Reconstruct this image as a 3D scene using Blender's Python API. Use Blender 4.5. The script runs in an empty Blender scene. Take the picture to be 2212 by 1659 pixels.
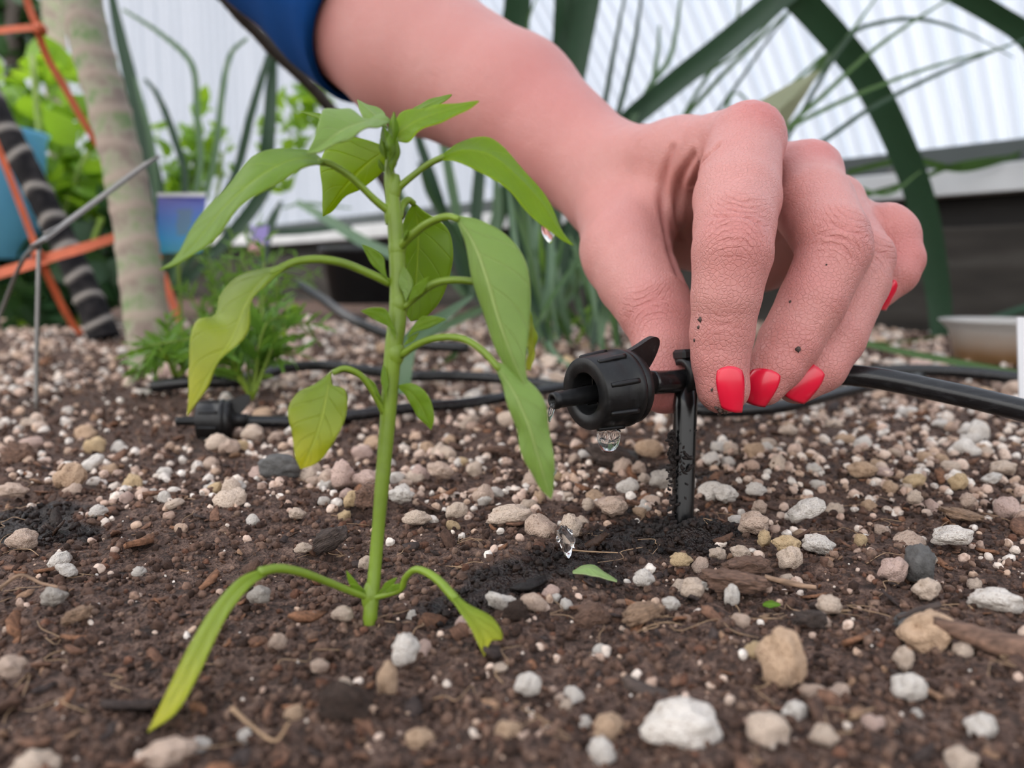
import bpy, math, random
import numpy as np
from mathutils import Vector, Matrix
from mathutils.bvhtree import BVHTree

# ------------------------------------------------------------------ camera / light / exposure
# all working coordinates are centimetres; meshes are written in metres
U = 0.01
FPX, W, H = 1660.0, 2212, 1659
CAMH = 5.2
PITCH = math.radians(7.9)
SC = bpy.context.scene
COL = SC.collection

cam_d = bpy.data.cameras.new('camera')
cam = bpy.data.objects.new('camera', cam_d)
COL.objects.link(cam)
cam.location = (0, 0, CAMH * U)
cam.rotation_euler = (math.pi / 2 - PITCH, 0, 0)
cam_d.sensor_width = 36.0
cam_d.lens = 36.0 * FPX / W
cam_d.clip_start = 0.005
cam_d.clip_end = 100
cam_d.dof.use_dof = True
cam_d.dof.focus_distance = 14.9 * U
cam_d.dof.aperture_fstop = 15.0
SC.camera = cam

world = bpy.data.worlds.new('overcast_sky')
SC.world = world
world.cycles.sampling_method = 'NONE'
world.use_nodes = True
wn = world.node_tree.nodes
# CIE overcast sky: horizon one third as bright as the zenith, the same all round
_wl = world.node_tree.links
_tc = wn.new('ShaderNodeTexCoord'); _sx = wn.new('ShaderNodeSeparateXYZ'); _wl.new(_tc.outputs['Generated'], _sx.inputs[0])
_mx = wn.new('ShaderNodeMath'); _mx.operation = 'MAXIMUM'; _wl.new(_sx.outputs[2], _mx.inputs[0]); _mx.inputs[1].default_value = 0.0
_ma = wn.new('ShaderNodeMath'); _ma.operation = 'MULTIPLY_ADD'; _wl.new(_mx.outputs[0], _ma.inputs[0]); _ma.inputs[1].default_value = 2.0; _ma.inputs[2].default_value = 1.0
SKY_HORIZON = 0.98
_ms = wn.new('ShaderNodeMath'); _ms.operation = 'MULTIPLY'; _wl.new(_ma.outputs[0], _ms.inputs[0]); _ms.inputs[1].default_value = SKY_HORIZON
_wl.new(_ms.outputs[0], wn['Background'].inputs[1])
wn['Background'].inputs[0].default_value = (1.0, 0.985, 0.975, 1)

SC.view_settings.view_transform = 'Standard'
SC.view_settings.look = 'None'
SC.view_settings.gamma = 1
SC.view_settings.use_curve_mapping = False
SC.view_settings.exposure = 0.6
SC.cycles.use_denoising = True
SC.cycles.use_adaptive_sampling = True
SC.cycles.adaptive_threshold = 0.06
SC.cycles.max_bounces = 6
SC.cycles.diffuse_bounces = 2
SC.cycles.transmission_bounces = 8
SC.cycles.transparent_max_bounces = 8
SC.cycles.caustics_reflective = False

# ------------------------------------------------------------------ helpers
CF = np.array([0, math.cos(PITCH), -math.sin(PITCH)])
CU = np.array([0, math.sin(PITCH), math.cos(PITCH)])
CR = np.array([1.0, 0, 0])
C0 = np.array([0, 0, CAMH])
rng = np.random.default_rng(7)
random.seed(7)

def P(px, py, D):
    """world point (cm) seen at photo pixel px,py at depth D along the view axis"""
    return C0 + D * (CF + CR * (px - W / 2) / FPX - CU * (py - H / 2) / FPX)

def PP(pts):
    return np.array([P(*p) for p in pts])

def GD(py):
    return CAMH / (math.sin(PITCH) + math.cos(PITCH) * (py - H / 2) / FPX)

def G(px, py):
    return P(px, py, GD(py))

def cdir(r, u, d):
    v = CR * r + CU * u + CF * d
    return v / np.linalg.norm(v)

def norm(v):
    v = np.asarray(v, float)
    return v / (np.linalg.norm(v, axis=-1, keepdims=True) + 1e-12)

def catmull(pts, n):
    pts = np.asarray(pts, float)
    if len(pts) == 2:
        t = np.linspace(0, 1, n)[:, None]
        return pts[0] * (1 - t) + pts[1] * t
    seg = np.linalg.norm(np.diff(pts[:, :3], axis=0), axis=1)
    s = np.concatenate([[0], np.cumsum(np.sqrt(seg + 1e-9))])
    s /= s[-1]
    out = []
    for t in np.linspace(0, 1, n):
        i = min(max(np.searchsorted(s, t, side='right') - 1, 0), len(pts) - 2)
        f = (t - s[i]) / (s[i + 1] - s[i])
        h = s[i + 1] - s[i]
        m0 = (pts[i + 1] - pts[i - 1]) / (s[i + 1] - s[i - 1]) if i > 0 else (pts[1] - pts[0]) / (s[1] - s[0])
        m1 = (pts[i + 2] - pts[i]) / (s[i + 2] - s[i]) if i + 2 < len(pts) else (pts[-1] - pts[-2]) / (s[-1] - s[-2])
        f2, f3 = f * f, f * f * f
        out.append((2 * f3 - 3 * f2 + 1) * pts[i] + (f3 - 2 * f2 + f) * h * m0 + (-2 * f3 + 3 * f2) * pts[i + 1] + (f3 - f2) * h * m1)
    return np.array(out)

def hash3(ix, iy, iz, seed):
    h = (ix.astype(np.int64) * 374761393 + iy.astype(np.int64) * 668265263 + iz.astype(np.int64) * 2147483647 + seed * 974711)
    h = (h ^ (h >> 13)) * 1274126177
    h = h ^ (h >> 16)
    return (h & 0xFFFF).astype(np.float64) / 65535.0

def vnoise(p, scale=1.0, seed=0):
    q = np.asarray(p, float) * scale
    i = np.floor(q).astype(np.int64)
    f = q - i
    f = f * f * (3 - 2 * f)
    r = 0
    for dx in (0, 1):
        for dy in (0, 1):
            for dz in (0, 1):
                w = (f[..., 0] if dx else 1 - f[..., 0]) * (f[..., 1] if dy else 1 - f[..., 1]) * (f[..., 2] if dz else 1 - f[..., 2])
                r = r + w * hash3(i[..., 0] + dx, i[..., 1] + dy, i[..., 2] + dz, seed)
    return r * 2 - 1

ORG = {}

def fast_mesh(name, V, F):
    me = bpy.data.meshes.new(name)
    V = np.ascontiguousarray(V, dtype=np.float32)
    if isinstance(F, np.ndarray):
        m, k = F.shape
        me.vertices.add(len(V)); me.vertices.foreach_set('co', V.ravel())
        me.loops.add(m * k); me.loops.foreach_set('vertex_index', F.astype(np.int32).ravel())
        me.polygons.add(m); me.polygons.foreach_set('loop_start', np.arange(0, m * k, k, dtype=np.int32))
        me.update(calc_edges=True)
    else:
        me.from_pydata(V.tolist(), [], [list(map(int, f)) for f in F])
        me.update()
    return me

def tag(o, label=None, cat=None, group=None, kind=None):
    if label: o['label'] = label
    if cat: o['category'] = cat
    if group: o['group'] = group
    if kind: o['kind'] = kind
    return o

def empty(name, loc, label=None, cat=None, group=None):
    o = bpy.data.objects.new(name, None)
    o.empty_display_size = 0.01
    COL.objects.link(o)
    o.location = [c * U for c in loc]
    ORG[o] = np.array(loc, float)
    return tag(o, label, cat, group)

def build(name, V, F, mat, parent=None, origin=None, smooth=True, colors=None, attrs=None, uv=None):
    """mesh object from world-cm vertices"""
    V = np.asarray(V, float)
    if parent is not None:
        o_org = ORG[parent]
    else:
        o_org = np.array(origin if origin is not None else [V[:, 0].mean(), V[:, 1].mean(), V[:, 2].min()], float)
    me = fast_mesh(name, (V - o_org) * U, F)
    if smooth:
        me.polygons.foreach_set('use_smooth', np.ones(len(me.polygons), dtype=bool))
    if colors is not None:
        a = me.color_attributes.new('Col', 'FLOAT_COLOR', 'POINT')
        c = np.ones((len(V), 4), np.float32); c[:, :3] = colors
        a.data.foreach_set('color', c.ravel())
    for k, v in (attrs or {}).items():
        v = np.asarray(v, np.float32)
        if v.ndim == 1:
            me.attributes.new(k, 'FLOAT', 'POINT').data.foreach_set('value', v)
        else:
            me.attributes.new(k, 'FLOAT_VECTOR', 'POINT').data.foreach_set('vector', v.ravel())
    if mat: me.materials.append(mat)
    o = bpy.data.objects.new(name, me)
    COL.objects.link(o)
    if parent is not None:
        o.parent = parent
    else:
        o.location = [c * U for c in o_org]
    ORG[o] = o_org
    return o

def join(parts):
    """[(V,F)] -> V, list F"""
    Vs, Fs, n = [], [], 0
    for V, F in parts:
        Vs.append(np.asarray(V, float))
        Fs += [[i + n for i in f] for f in (F.tolist() if isinstance(F, np.ndarray) else F)]
        n += len(V)
    return np.concatenate(Vs), Fs

def grid_faces(n, m, wrap=False):
    F = []
    for i in range(n - 1):
        for j in range(m if wrap else m - 1):
            a, b = i * m + j, i * m + (j + 1) % m
            F.append([a, b, b + m, a + m])
    return F

def frames(pts):
    T = norm(np.gradient(pts, axis=0))
    up = np.array([0.13, 0.2, 1.0])
    if abs(np.dot(T[0], norm(up))) > 0.9: up = np.array([1.0, 0.2, 0])
    N = [norm(np.cross(T[0], up))]
    for i in range(1, len(T)):
        v = N[-1] - T[i] * np.dot(N[-1], T[i])
        N.append(norm(v))
    N = np.array(N)
    return T, N, np.cross(T, N)

def tube(pts, r, n=10, res=24, caps=True, raw=False):
    pts = np.asarray(pts, float) if raw else catmull(pts, res)
    k = len(pts)
    r = np.interp(np.linspace(0, 1, k), np.linspace(0, 1, len(np.atleast_1d(r))), np.atleast_1d(r)) if np.ndim(r) else np.full(k, r)
    T, N, B = frames(pts)
    a = np.linspace(0, 2 * math.pi, n, endpoint=False)
    V = (pts[:, None, :] + r[:, None, None] * (np.cos(a)[None, :, None] * N[:, None, :] + np.sin(a)[None, :, None] * B[:, None, :])).reshape(-1, 3)
    F = grid_faces(k, n, True)
    if caps:
        F.append(list(range(n))[::-1]); F.append(list(range((k - 1) * n, k * n)))
    return V, F

def lathe(prof, org, axis, n=32, side=None):
    """prof: [(along, radius)]"""
    axis = norm(axis)
    s = norm(np.cross(axis, side if side is not None else [0.1, 0.2, 1.0]))
    b = np.cross(axis, s)
    a = np.linspace(0, 2 * math.pi, n, endpoint=False)
    V = np.concatenate([np.asarray(org) + axis * t + r * (np.cos(a)[:, None] * s + np.sin(a)[:, None] * b) for t, r in prof])
    F = grid_faces(len(prof), n, True)
    return V, F

def boxM(c, ax, half):
    """box with centre, 3 axes rows, half sizes"""
    ax = np.asarray(ax, float)
    V = np.array([np.asarray(c) + sx * half[0] * ax[0] + sy * half[1] * ax[1] + sz * half[2] * ax[2]
                  for sx in (-1, 1) for sy in (-1, 1) for sz in (-1, 1)])
    F = [[0, 1, 3, 2], [4, 6, 7, 5], [0, 4, 5, 1], [2, 3, 7, 6], [0, 2, 6, 4], [1, 5, 7, 3]]
    return V, F

def ribbon(pts, wid, side, fold=0.25, res=30, m=5, twist=0.0):
    """strap leaf: pts (k,3) cm, wid list of full widths, side direction"""
    c = catmull(pts, res)
    T = norm(np.gradient(c, axis=0))
    w = np.interp(np.linspace(0, 1, res), np.linspace(0, 1, len(wid)), wid) * 0.5
    S = np.asarray(side, float)[None, :] - T * (T @ np.asarray(side, float))[:, None]
    S = norm(S)
    Nn = np.cross(T, S)
    if twist:
        a = np.linspace(0, twist, res)[:, None]
        S, Nn = S * np.cos(a) + Nn * np.sin(a), Nn * np.cos(a) - S * np.sin(a)
    s = np.linspace(-1, 1, m)
    V = (c[:, None, :] + (s[None, :, None] * w[:, None, None]) * S[:, None, :] + (fold * (np.abs(s)[None, :, None] ** 1.5) * w[:, None, None]) * Nn[:, None, :]).reshape(-1, 3)
    return V, grid_faces(res, m)

def ico(sub):
    t = (1 + 5 ** 0.5) / 2
    V = [(-1, t, 0), (1, t, 0), (-1, -t, 0), (1, -t, 0), (0, -1, t), (0, 1, t), (0, -1, -t), (0, 1, -t), (t, 0, -1), (t, 0, 1), (-t, 0, -1), (-t, 0, 1)]
    V = [np.array(v) / np.linalg.norm(v) for v in V]
    F = [(0, 11, 5), (0, 5, 1), (0, 1, 7), (0, 7, 10), (0, 10, 11), (1, 5, 9), (5, 11, 4), (11, 10, 2), (10, 7, 6), (7, 1, 8),
         (3, 9, 4), (3, 4, 2), (3, 2, 6), (3, 6, 8), (3, 8, 9), (4, 9, 5), (2, 4, 11), (6, 2, 10), (8, 6, 7), (9, 8, 1)]
    for _ in range(sub):
        cache, F2 = {}, []
        def mid(a, b):
            k = (min(a, b), max(a, b))
            if k not in cache:
                v = V[a] + V[b]; V.append(v / np.linalg.norm(v)); cache[k] = len(V) - 1
            return cache[k]
        for a, b, c in F:
            x, y, z = mid(a, b), mid(b, c), mid(c, a)
            F2 += [(a, x, z), (b, y, x), (c, z, y), (x, y, z)]
        F = F2
    return np.array(V), np.array(F)

def rotmats(n):
    q = rng.normal(size=(n, 4)); q /= np.linalg.norm(q, axis=1, keepdims=True)
    w, x, y, z = q.T
    return np.stack([np.stack([1 - 2 * (y * y + z * z), 2 * (x * y - z * w), 2 * (x * z + y * w)], -1),
                     np.stack([2 * (x * y + z * w), 1 - 2 * (x * x + z * z), 2 * (y * z - x * w)], -1),
                     np.stack([2 * (x * z - y * w), 2 * (y * z + x * w), 1 - 2 * (x * x + y * y)], -1)], 1)

# ------------------------------------------------------------------ materials
class MB:
    def __init__(self, name):
        self.m = bpy.data.materials.new(name); self.m.use_nodes = True
        self.nt = self.m.node_tree; self.n = self.nt.nodes; self.l = self.nt.links
        self.b = self.n['Principled BSDF']; self.out = self.n['Material Output']
    def node(self, t, **kw):
        x = self.n.new(t)
        for k, v in kw.items():
            if k.startswith('i_'):
                key = k[2:]; key = int(key) if key.isdigit() else key.replace('_', ' ')
                if isinstance(v, bpy.types.NodeSocket): self.l.new(v, x.inputs[key])
                else: x.inputs[key].default_value = v
            else: setattr(x, k, v)
        return x
    def math(self, op, a, b=0.0, c=None, clamp=False):
        x = self.n.new('ShaderNodeMath'); x.operation = op; x.use_clamp = clamp
        for i, v in enumerate((a, b) if c is None else (a, b, c)):
            if isinstance(v, bpy.types.NodeSocket): self.l.new(v, x.inputs[i])
            else: x.inputs[i].default_value = v
        return x.outputs[0]
    def mix(self, fac, a, b, mode='MIX'):
        x = self.n.new('ShaderNodeMix'); x.data_type = 'RGBA'; x.blend_type = mode
        for i, v in ((0, fac), (6, a), (7, b)):
            s = x.inputs[i]
            if isinstance(v, bpy.types.NodeSocket): self.l.new(v, s)
            elif i == 0: s.default_value = v
            else: s.default_value = (*v, 1) if len(v) == 3 else v
        return x.outputs[2]
    def coord(self): return self.node('ShaderNodeTexCoord').outputs['Object']
    def noise(self, scale, detail=4, rough=0.55, vec=None):
        return self.node('ShaderNodeTexNoise', i_Vector=vec or self.coord(), i_Scale=scale, i_Detail=detail, i_Roughness=rough).outputs['Fac']
    def ramp(self, fac, stops):
        x = self.n.new('ShaderNodeValToRGB'); self.l.new(fac, x.inputs[0])
        el = x.color_ramp.elements
        while len(el) < len(stops): el.new(0.5)
        for e, (p, c) in zip(el, stops):
            e.position = p; e.color = (*c, 1) if len(c) == 3 else c
        return x.outputs[0]
    def attr(self, name, out='Fac'): return self.node('ShaderNodeAttribute', attribute_name=name).outputs[out]
    def set(self, **kw):
        for k, v in kw.items():
            s = self.b.inputs[k.replace('_', ' ')]
            if isinstance(v, bpy.types.NodeSocket): self.l.new(v, s)
            else: s.default_value = (*v, 1) if isinstance(v, tuple) and len(v) == 3 and s.type == 'RGBA' else v
        return self
    def bump(self, h, dist, strength=1.0):
        x = self.node('ShaderNodeBump', i_Height=h, i_Distance=dist, i_Strength=strength)
        self.l.new(x.outputs[0], self.b.inputs['Normal']); return x.outputs[0]

def simple(name, c, rough=0.6, var=0.15, scale=60, bump=0.0, **kw):
    b = MB(name)
    n = b.noise(scale)
    c = np.array(c)
    b.set(Base_Color=b.ramp(n, [(0.3, tuple(np.clip(c * (1 - var), 0, 1))), (0.7, tuple(np.clip(c * (1 + var), 0, 1)))]), Roughness=rough, **kw)
    if bump: b.bump(b.noise(scale * 4), bump)
    return b.m

def leafmat(name, base, under, tip=None, transl=0.38, veins=True, rough=0.42):
    b = MB(name)
    lv = b.node('ShaderNodeSeparateXYZ', i_Vector=b.attr('lv', 'Vector'))
    v, u = lv.outputs[0], lv.outputs[1]
    av = b.math('ABSOLUTE', v)
    n = b.noise(180, 4)
    col = b.mix(b.math('MULTIPLY', n, 0.9), base, tuple(np.array(base) * np.array([0.72, 0.80, 0.8])))
    if tip is not None:
        f = b.math('MULTIPLY', b.math('SMOOTH_MIN', b.math('MULTIPLY', u, u), 1.0, 0.1), b.math('ADD', b.noise(120, 2), 0.3), clamp=True)
        col = b.mix(f, col, tip)
    hgt = b.noise(500, 3)
    if veins:
        mid = b.node('ShaderNodeMapRange', interpolation_type='SMOOTHSTEP', i_Value=av, i_1=0.02, i_2=0.075, i_3=1.0, i_4=0.0).outputs[0]
        s = b.math('FRACT', b.math('SUBTRACT', b.math('MULTIPLY', u, 6.0), b.math('MULTIPLY', av, 1.5)))
        tri = b.math('ABSOLUTE', b.math('SUBTRACT', s, 0.5))
        sv = b.node('ShaderNodeMapRange', interpolation_type='SMOOTHSTEP', i_Value=tri, i_1=0.0, i_2=0.06, i_3=0.5, i_4=0.0).outputs[0]
        ed = b.node('ShaderNodeMapRange', interpolation_type='SMOOTHSTEP', i_Value=av, i_1=0.93, i_2=1.0, i_3=0.0, i_4=0.8).outputs[0]
        vein = b.math('MAXIMUM', b.math('MAXIMUM', mid, sv), ed)
        col = b.mix(b.math('MULTIPLY', vein, 0.62), col, tuple(np.clip(np.array(base) * np.array([1.9, 1.55, 2.6]), 0, 1)))
        hgt = b.math('SUBTRACT', b.math('MULTIPLY', hgt, 0.25), b.math('MAXIMUM', mid, sv))
    b.set(Base_Color=col, Roughness=rough)
    b.b.inputs['Specular IOR Level'].default_value = 0.45
    b.bump(b.math('ADD', hgt, b.math('MULTIPLY', b.noise(160, 2), 1.6)), 0.0003, 0.7)
    tr = b.node('ShaderNodeBsdfTranslucent', i_Color=b.mix(0.75, col, under))
    mx = b.node('ShaderNodeMixShader', i_0=transl)
    b.l.new(b.b.outputs[0], mx.inputs[1]); b.l.new(tr.outputs[0], mx.inputs[2]); b.l.new(mx.outputs[0], b.out.inputs[0])
    return b.m

M = {}
# soil
b = MB('soil')
n1, n2 = b.noise(300, 3, 0.7), b.noise(1100, 2, 0.6)
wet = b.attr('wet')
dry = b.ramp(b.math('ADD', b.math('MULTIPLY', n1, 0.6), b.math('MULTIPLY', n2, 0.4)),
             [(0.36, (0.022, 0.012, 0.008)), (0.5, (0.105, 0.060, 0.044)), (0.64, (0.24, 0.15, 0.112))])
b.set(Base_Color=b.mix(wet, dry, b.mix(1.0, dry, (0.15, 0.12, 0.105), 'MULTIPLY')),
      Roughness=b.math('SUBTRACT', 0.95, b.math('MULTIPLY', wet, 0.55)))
b.bump(b.math('ADD', n1, n2), 0.0022, 1.0)
M['soil'] = b.m
M['yard'] = simple('bare_earth', (0.10, 0.075, 0.055), 0.95, 0.3, 1.5)
# soil crumbs, chips: colour from each piece
b = MB('soil_crumb')
n = b.noise(1000, 3, 0.65)
b.set(Base_Color=b.mix(1.0, b.attr('Col', 'Color'), b.ramp(n, [(0.3, (0.5, 0.5, 0.5)), (0.7, (1.35, 1.3, 1.25))]), 'MULTIPLY'),
      Roughness=b.math('SUBTRACT', 0.95, b.math('MULTIPLY', b.attr('wet'), 0.42)))
b.b.inputs['Specular IOR Level'].default_value = 0.3
b.bump(n, 0.0006, 0.8)
M['crumb'] = b.m
# pumice pebbles
def pumice(name, use_attr, fixed=None):
    b = MB(name)
    if use_attr: col = b.attr('Col', 'Color')
    elif fixed: col = b.mix(b.noise(150, 3), fixed, tuple(np.array(fixed) * 0.75))
    else:
        col = b.ramp(b.node('ShaderNodeObjectInfo').outputs['Random'],
                     [(0.0, (0.66, 0.52, 0.42)), (0.25, (0.55, 0.39, 0.27)), (0.5, (0.75, 0.66, 0.56)), (0.75, (0.50, 0.35, 0.28)), (1.0, (0.78, 0.72, 0.65))])
    pits = b.node('ShaderNodeTexVoronoi', i_Vector=b.coord(), i_Scale=900.0).outputs['Distance']
    n = b.noise(450, 3, 0.7)
    dirt = b.ramp(b.math('ADD', b.math('MULTIPLY', n, 0.75), b.math('MULTIPLY', pits, 0.25)), [(0.30, (0.45, 0.36, 0.31)), (0.46, (1, 1, 1))])
    b.set(Base_Color=b.mix(1.0, col, dirt, 'MULTIPLY'), Roughness=0.92)
    b.bump(b.math('ADD', n, b.math('MULTIPLY', pits, 0.5)), 0.0009, 0.8)
    return b.m
M['pebble_far'] = pumice('pumice_mixed', True)
# bark
def bark(name, c):
    b = MB(name)
    w = b.node('ShaderNodeTexNoise', i_Vector=b.node('ShaderNodeMapping', i_Vector=b.coord(), i_Scale=(1, 5, 3)).outputs[0], i_Scale=220.0, i_Detail=5.0).outputs['Fac']
    c = np.array(c)
    b.set(Base_Color=b.ramp(w, [(0.3, tuple(c * 0.35)), (0.55, tuple(c)), (0.75, tuple(np.clip(c * 1.6, 0, 1)))]), Roughness=0.85)
    b.bump(w, 0.0008, 0.9)
    return b.m
M['bark'] = bark('bark_brown', (0.20, 0.115, 0.08))
M['bark_light'] = bark('bark_tan', (0.36, 0.23, 0.15))
M['bark_dark'] = bark('bark_dark', (0.085, 0.06, 0.05))
M['clod'] = simple('soil_clod', (0.11, 0.066, 0.048), 0.95, 0.5, 500, 0.002)
M['grey_stone'] = simple('grey_stone', (0.13, 0.125, 0.12), 0.8, 0.3, 200, 0.0006)
# skin
b = MB('skin')
vc = b.attr('Col', 'Color')
fine = b.node('ShaderNodeTexVoronoi', feature='DISTANCE_TO_EDGE', i_Vector=b.coord(), i_Scale=1100.0).outputs['Distance']
blot = b.noise(110, 2)
jt, jl, jm = b.attr('jt'), b.attr('jl'), b.attr('jm')
wob = b.math('MULTIPLY', b.noise(260, 3, 0.6), 1.5)
ph_ = b.math('ADD', b.math('MULTIPLY', b.math('ADD', jt, b.math('MULTIPLY', b.math('MULTIPLY', jl, jl), b.math('MULTIPLY', b.math('SIGN', jt), -0.45))), 6.0), wob)
tri = b.math('ABSOLUTE', b.math('SUBTRACT', b.math('FRACT', ph_), 0.5))
grv = b.node('ShaderNodeMapRange', interpolation_type='SMOOTHSTEP', i_Value=tri, i_1=0.0, i_2=0.20, i_3=0.0, i_4=1.0).outputs[0]
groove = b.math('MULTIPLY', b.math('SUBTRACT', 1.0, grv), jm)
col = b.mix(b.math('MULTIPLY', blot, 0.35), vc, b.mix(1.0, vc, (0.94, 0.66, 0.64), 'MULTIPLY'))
col = b.mix(b.math('MULTIPLY', groove, 0.30), col, b.mix(1.0, col, (0.60, 0.34, 0.32), 'MULTIPLY'))  # wrinkle grooves tinted darker, their shade put into the colour
b.set(Base_Color=col, Roughness=0.40, Subsurface_Weight=0.15, Subsurface_Radius=(0.004, 0.0014, 0.0008), Subsurface_Scale=0.6)
b.b.inputs['Specular IOR Level'].default_value = 0.42
hh = b.math('ADD', b.math('MULTIPLY', b.math('MINIMUM', fine, 0.14), 3.4), b.math('MULTIPLY', b.noise(700, 3), 0.35))
hh = b.math('SUBTRACT', hh, b.math('MULTIPLY', groove, 0.75))
b.bump(hh, 0.00024, 0.7)
M['skin'] = b.m
b = MB('nail_polish')
b.set(Base_Color=b.mix(b.noise(200, 2), (0.84, 0.010, 0.050), (0.78, 0.007, 0.036)), Roughness=0.28, Coat_Weight=0.5, Coat_Roughness=0.12)
M['nail'] = b.m
# cloth
b = MB('blue_cloth')
wv = b.node('ShaderNodeTexWave', i_Vector=b.coord(), i_Scale=700.0, i_Distortion=1.0).outputs['Fac']
b.set(Base_Color=b.mix(b.noise(60, 3), (0.003, 0.066, 0.27), (0.002, 0.036, 0.16)), Roughness=0.85)
b.b.inputs['Specular IOR Level'].default_value = 0.12
b.bump(wv, 0.0003, 0.4)
M['cloth'] = b.m
# plastics
b = MB('black_plastic')
n = b.noise(500, 5, 0.7)
b.set(Base_Color=b.ramp(n, [(0.48, (0.006, 0.006, 0.0065)), (0.66, (0.013, 0.013, 0.0135)), (0.80, (0.07, 0.067, 0.062))]), Roughness=b.ramp(n, [(0.3, (0.30,) * 3), (0.7, (0.5,) * 3)]))
b.b.inputs['Specular IOR Level'].default_value = 0.4
b.bump(n, 0.0001, 0.4)
M['black'] = b.m
b = MB('wet_black_plastic')
b.set(Base_Color=b.mix(b.noise(300), (0.003, 0.003, 0.0035), (0.007, 0.007, 0.0075)), Roughness=0.22)
M['blackwet'] = b.m
b = MB('tube_plastic')
st = b.node('ShaderNodeTexNoise', i_Vector=b.node('ShaderNodeMapping', i_Vector=b.coord(), i_Scale=(0.08, 1, 1)).outputs[0], i_Scale=900.0, i_Detail=4.0).outputs['Fac']
b.set(Base_Color=b.ramp(st, [(0.45, (0.010, 0.010, 0.011)), (0.85, (0.03, 0.031, 0.033))]), Roughness=0.22)
M['tube'] = b.m
b = MB('water')
b.set(Base_Color=(1, 1, 1), Roughness=0.0, Transmission_Weight=1.0, IOR=1.33)
b.bump(b.noise(60, 1), 0.0001, 0.05)
M['water'] = b.m
# greenhouse sheet
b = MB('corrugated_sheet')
rib_shade = b.attr('rib_shade')
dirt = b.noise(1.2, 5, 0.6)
tint = b.mix(rib_shade, (0.535, 0.575, 0.65), (0.335, 0.385, 0.46))  # darker stripes along the ribs put their shading into the tint
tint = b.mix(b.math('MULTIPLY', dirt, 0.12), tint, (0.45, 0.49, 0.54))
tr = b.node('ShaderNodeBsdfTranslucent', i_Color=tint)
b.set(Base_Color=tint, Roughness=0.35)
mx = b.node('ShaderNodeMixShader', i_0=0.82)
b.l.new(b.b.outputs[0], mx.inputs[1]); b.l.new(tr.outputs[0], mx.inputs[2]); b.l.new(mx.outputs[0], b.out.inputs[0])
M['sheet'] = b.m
M['trim_dark'] = simple('grey_green_board', (0.075, 0.09, 0.09), 0.5, 0.15, 8)
M['trim_light'] = simple('weathered_grey_board', (0.66, 0.67, 0.68), 0.7, 0.1, 10)
M['gap'] = simple('gap_shade_black', (0.012, 0.010, 0.009), 0.8, 0.3, 20)  # near-black colour stands for the shade in the gap between boards
b = MB('bed_plank')
w = b.node('ShaderNodeTexNoise', i_Vector=b.node('ShaderNodeMapping', i_Vector=b.coord(), i_Scale=(1, 1, 6)).outputs[0], i_Scale=6.0, i_Detail=5.0).outputs['Fac']
b.set(Base_Color=b.ramp(w, [(0.3, (0.016, 0.013, 0.010)), (0.5, (0.04, 0.034, 0.028)), (0.72, (0.085, 0.078, 0.068))]), Roughness=0.85)
b.bump(w, 0.003, 0.6)
M['plank'] = b.m
# foliage
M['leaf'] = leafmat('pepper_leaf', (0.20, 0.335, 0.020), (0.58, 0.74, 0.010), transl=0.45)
M['leaf_lit'] = leafmat('pepper_leaf_backlit', (0.24, 0.40, 0.012), (0.78, 0.92, 0.006), transl=0.60)  # brighter copy of the pepper leaf, backlight put into its colour
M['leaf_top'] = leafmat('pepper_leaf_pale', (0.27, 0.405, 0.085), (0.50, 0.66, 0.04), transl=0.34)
M['leaf_yellow'] = leafmat('pepper_leaf_yellowing', (0.23, 0.34, 0.022), (0.58, 0.64, 0.010), tip=(0.56, 0.50, 0.010), transl=0.36)
M['stem'] = simple('pepper_stem', (0.175, 0.265, 0.020), 0.4, 0.22, 90, 0.0001, Subsurface_Weight=0.1, Subsurface_Radius=(0.002, 0.002, 0.0005))
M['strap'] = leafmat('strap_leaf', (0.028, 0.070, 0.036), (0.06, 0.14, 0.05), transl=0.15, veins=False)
M['strap_pale'] = leafmat('strap_leaf_pale', (0.13, 0.22, 0.12), (0.2, 0.35, 0.1), transl=0.25, veins=False)
M['grass'] = leafmat('grass_blade', (0.065, 0.14, 0.03), (0.15, 0.29, 0.04), transl=0.2, veins=False)
M['onion'] = leafmat('onion_leaf', (0.16, 0.26, 0.15), (0.26, 0.38, 0.14), transl=0.22, veins=False)
M['lush'] = leafmat('lush_leaf', (0.19, 0.36, 0.03), (0.40, 0.62, 0.03), transl=0.45, veins=False)
M['fern'] = leafmat('feathery_leaf', (0.13, 0.27, 0.035), (0.28, 0.48, 0.05), transl=0.35, veins=False)
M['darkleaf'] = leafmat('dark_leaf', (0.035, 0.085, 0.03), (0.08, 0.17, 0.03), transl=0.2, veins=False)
M['dryleaf'] = leafmat('pale_olive_sheet', (0.42, 0.43, 0.27), (0.5, 0.5, 0.3), transl=0.35, veins=False)
M['limp'] = leafmat('limp_leaf', (0.30, 0.42, 0.14), (0.3, 0.45, 0.1), transl=0.2)
b = MB('grey_green_trunk')
z = b.node('ShaderNodeSeparateXYZ', i_Vector=b.coord()).outputs[2]
n = b.noise(55, 5, 0.7)
lich = b.ramp(n, [(0.38, (0.25, 0.19, 0.155)), (0.50, (0.33, 0.31, 0.22)), (0.62, (0.17, 0.25, 0.10))])
b.set(Base_Color=b.mix(b.attr('scar'), lich, (0.40, 0.31, 0.25)), Roughness=0.8)
b.bump(n, 0.001, 0.5)
M['trunk'] = b.m
b = MB('dark_trunk')
b.set(Base_Color=b.mix(b.attr('scar'), b.ramp(b.noise(70, 4), [(0.45, (0.006, 0.005, 0.006)), (0.75, (0.035, 0.03, 0.03))]), (0.40, 0.36, 0.32)), Roughness=0.7)
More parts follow.
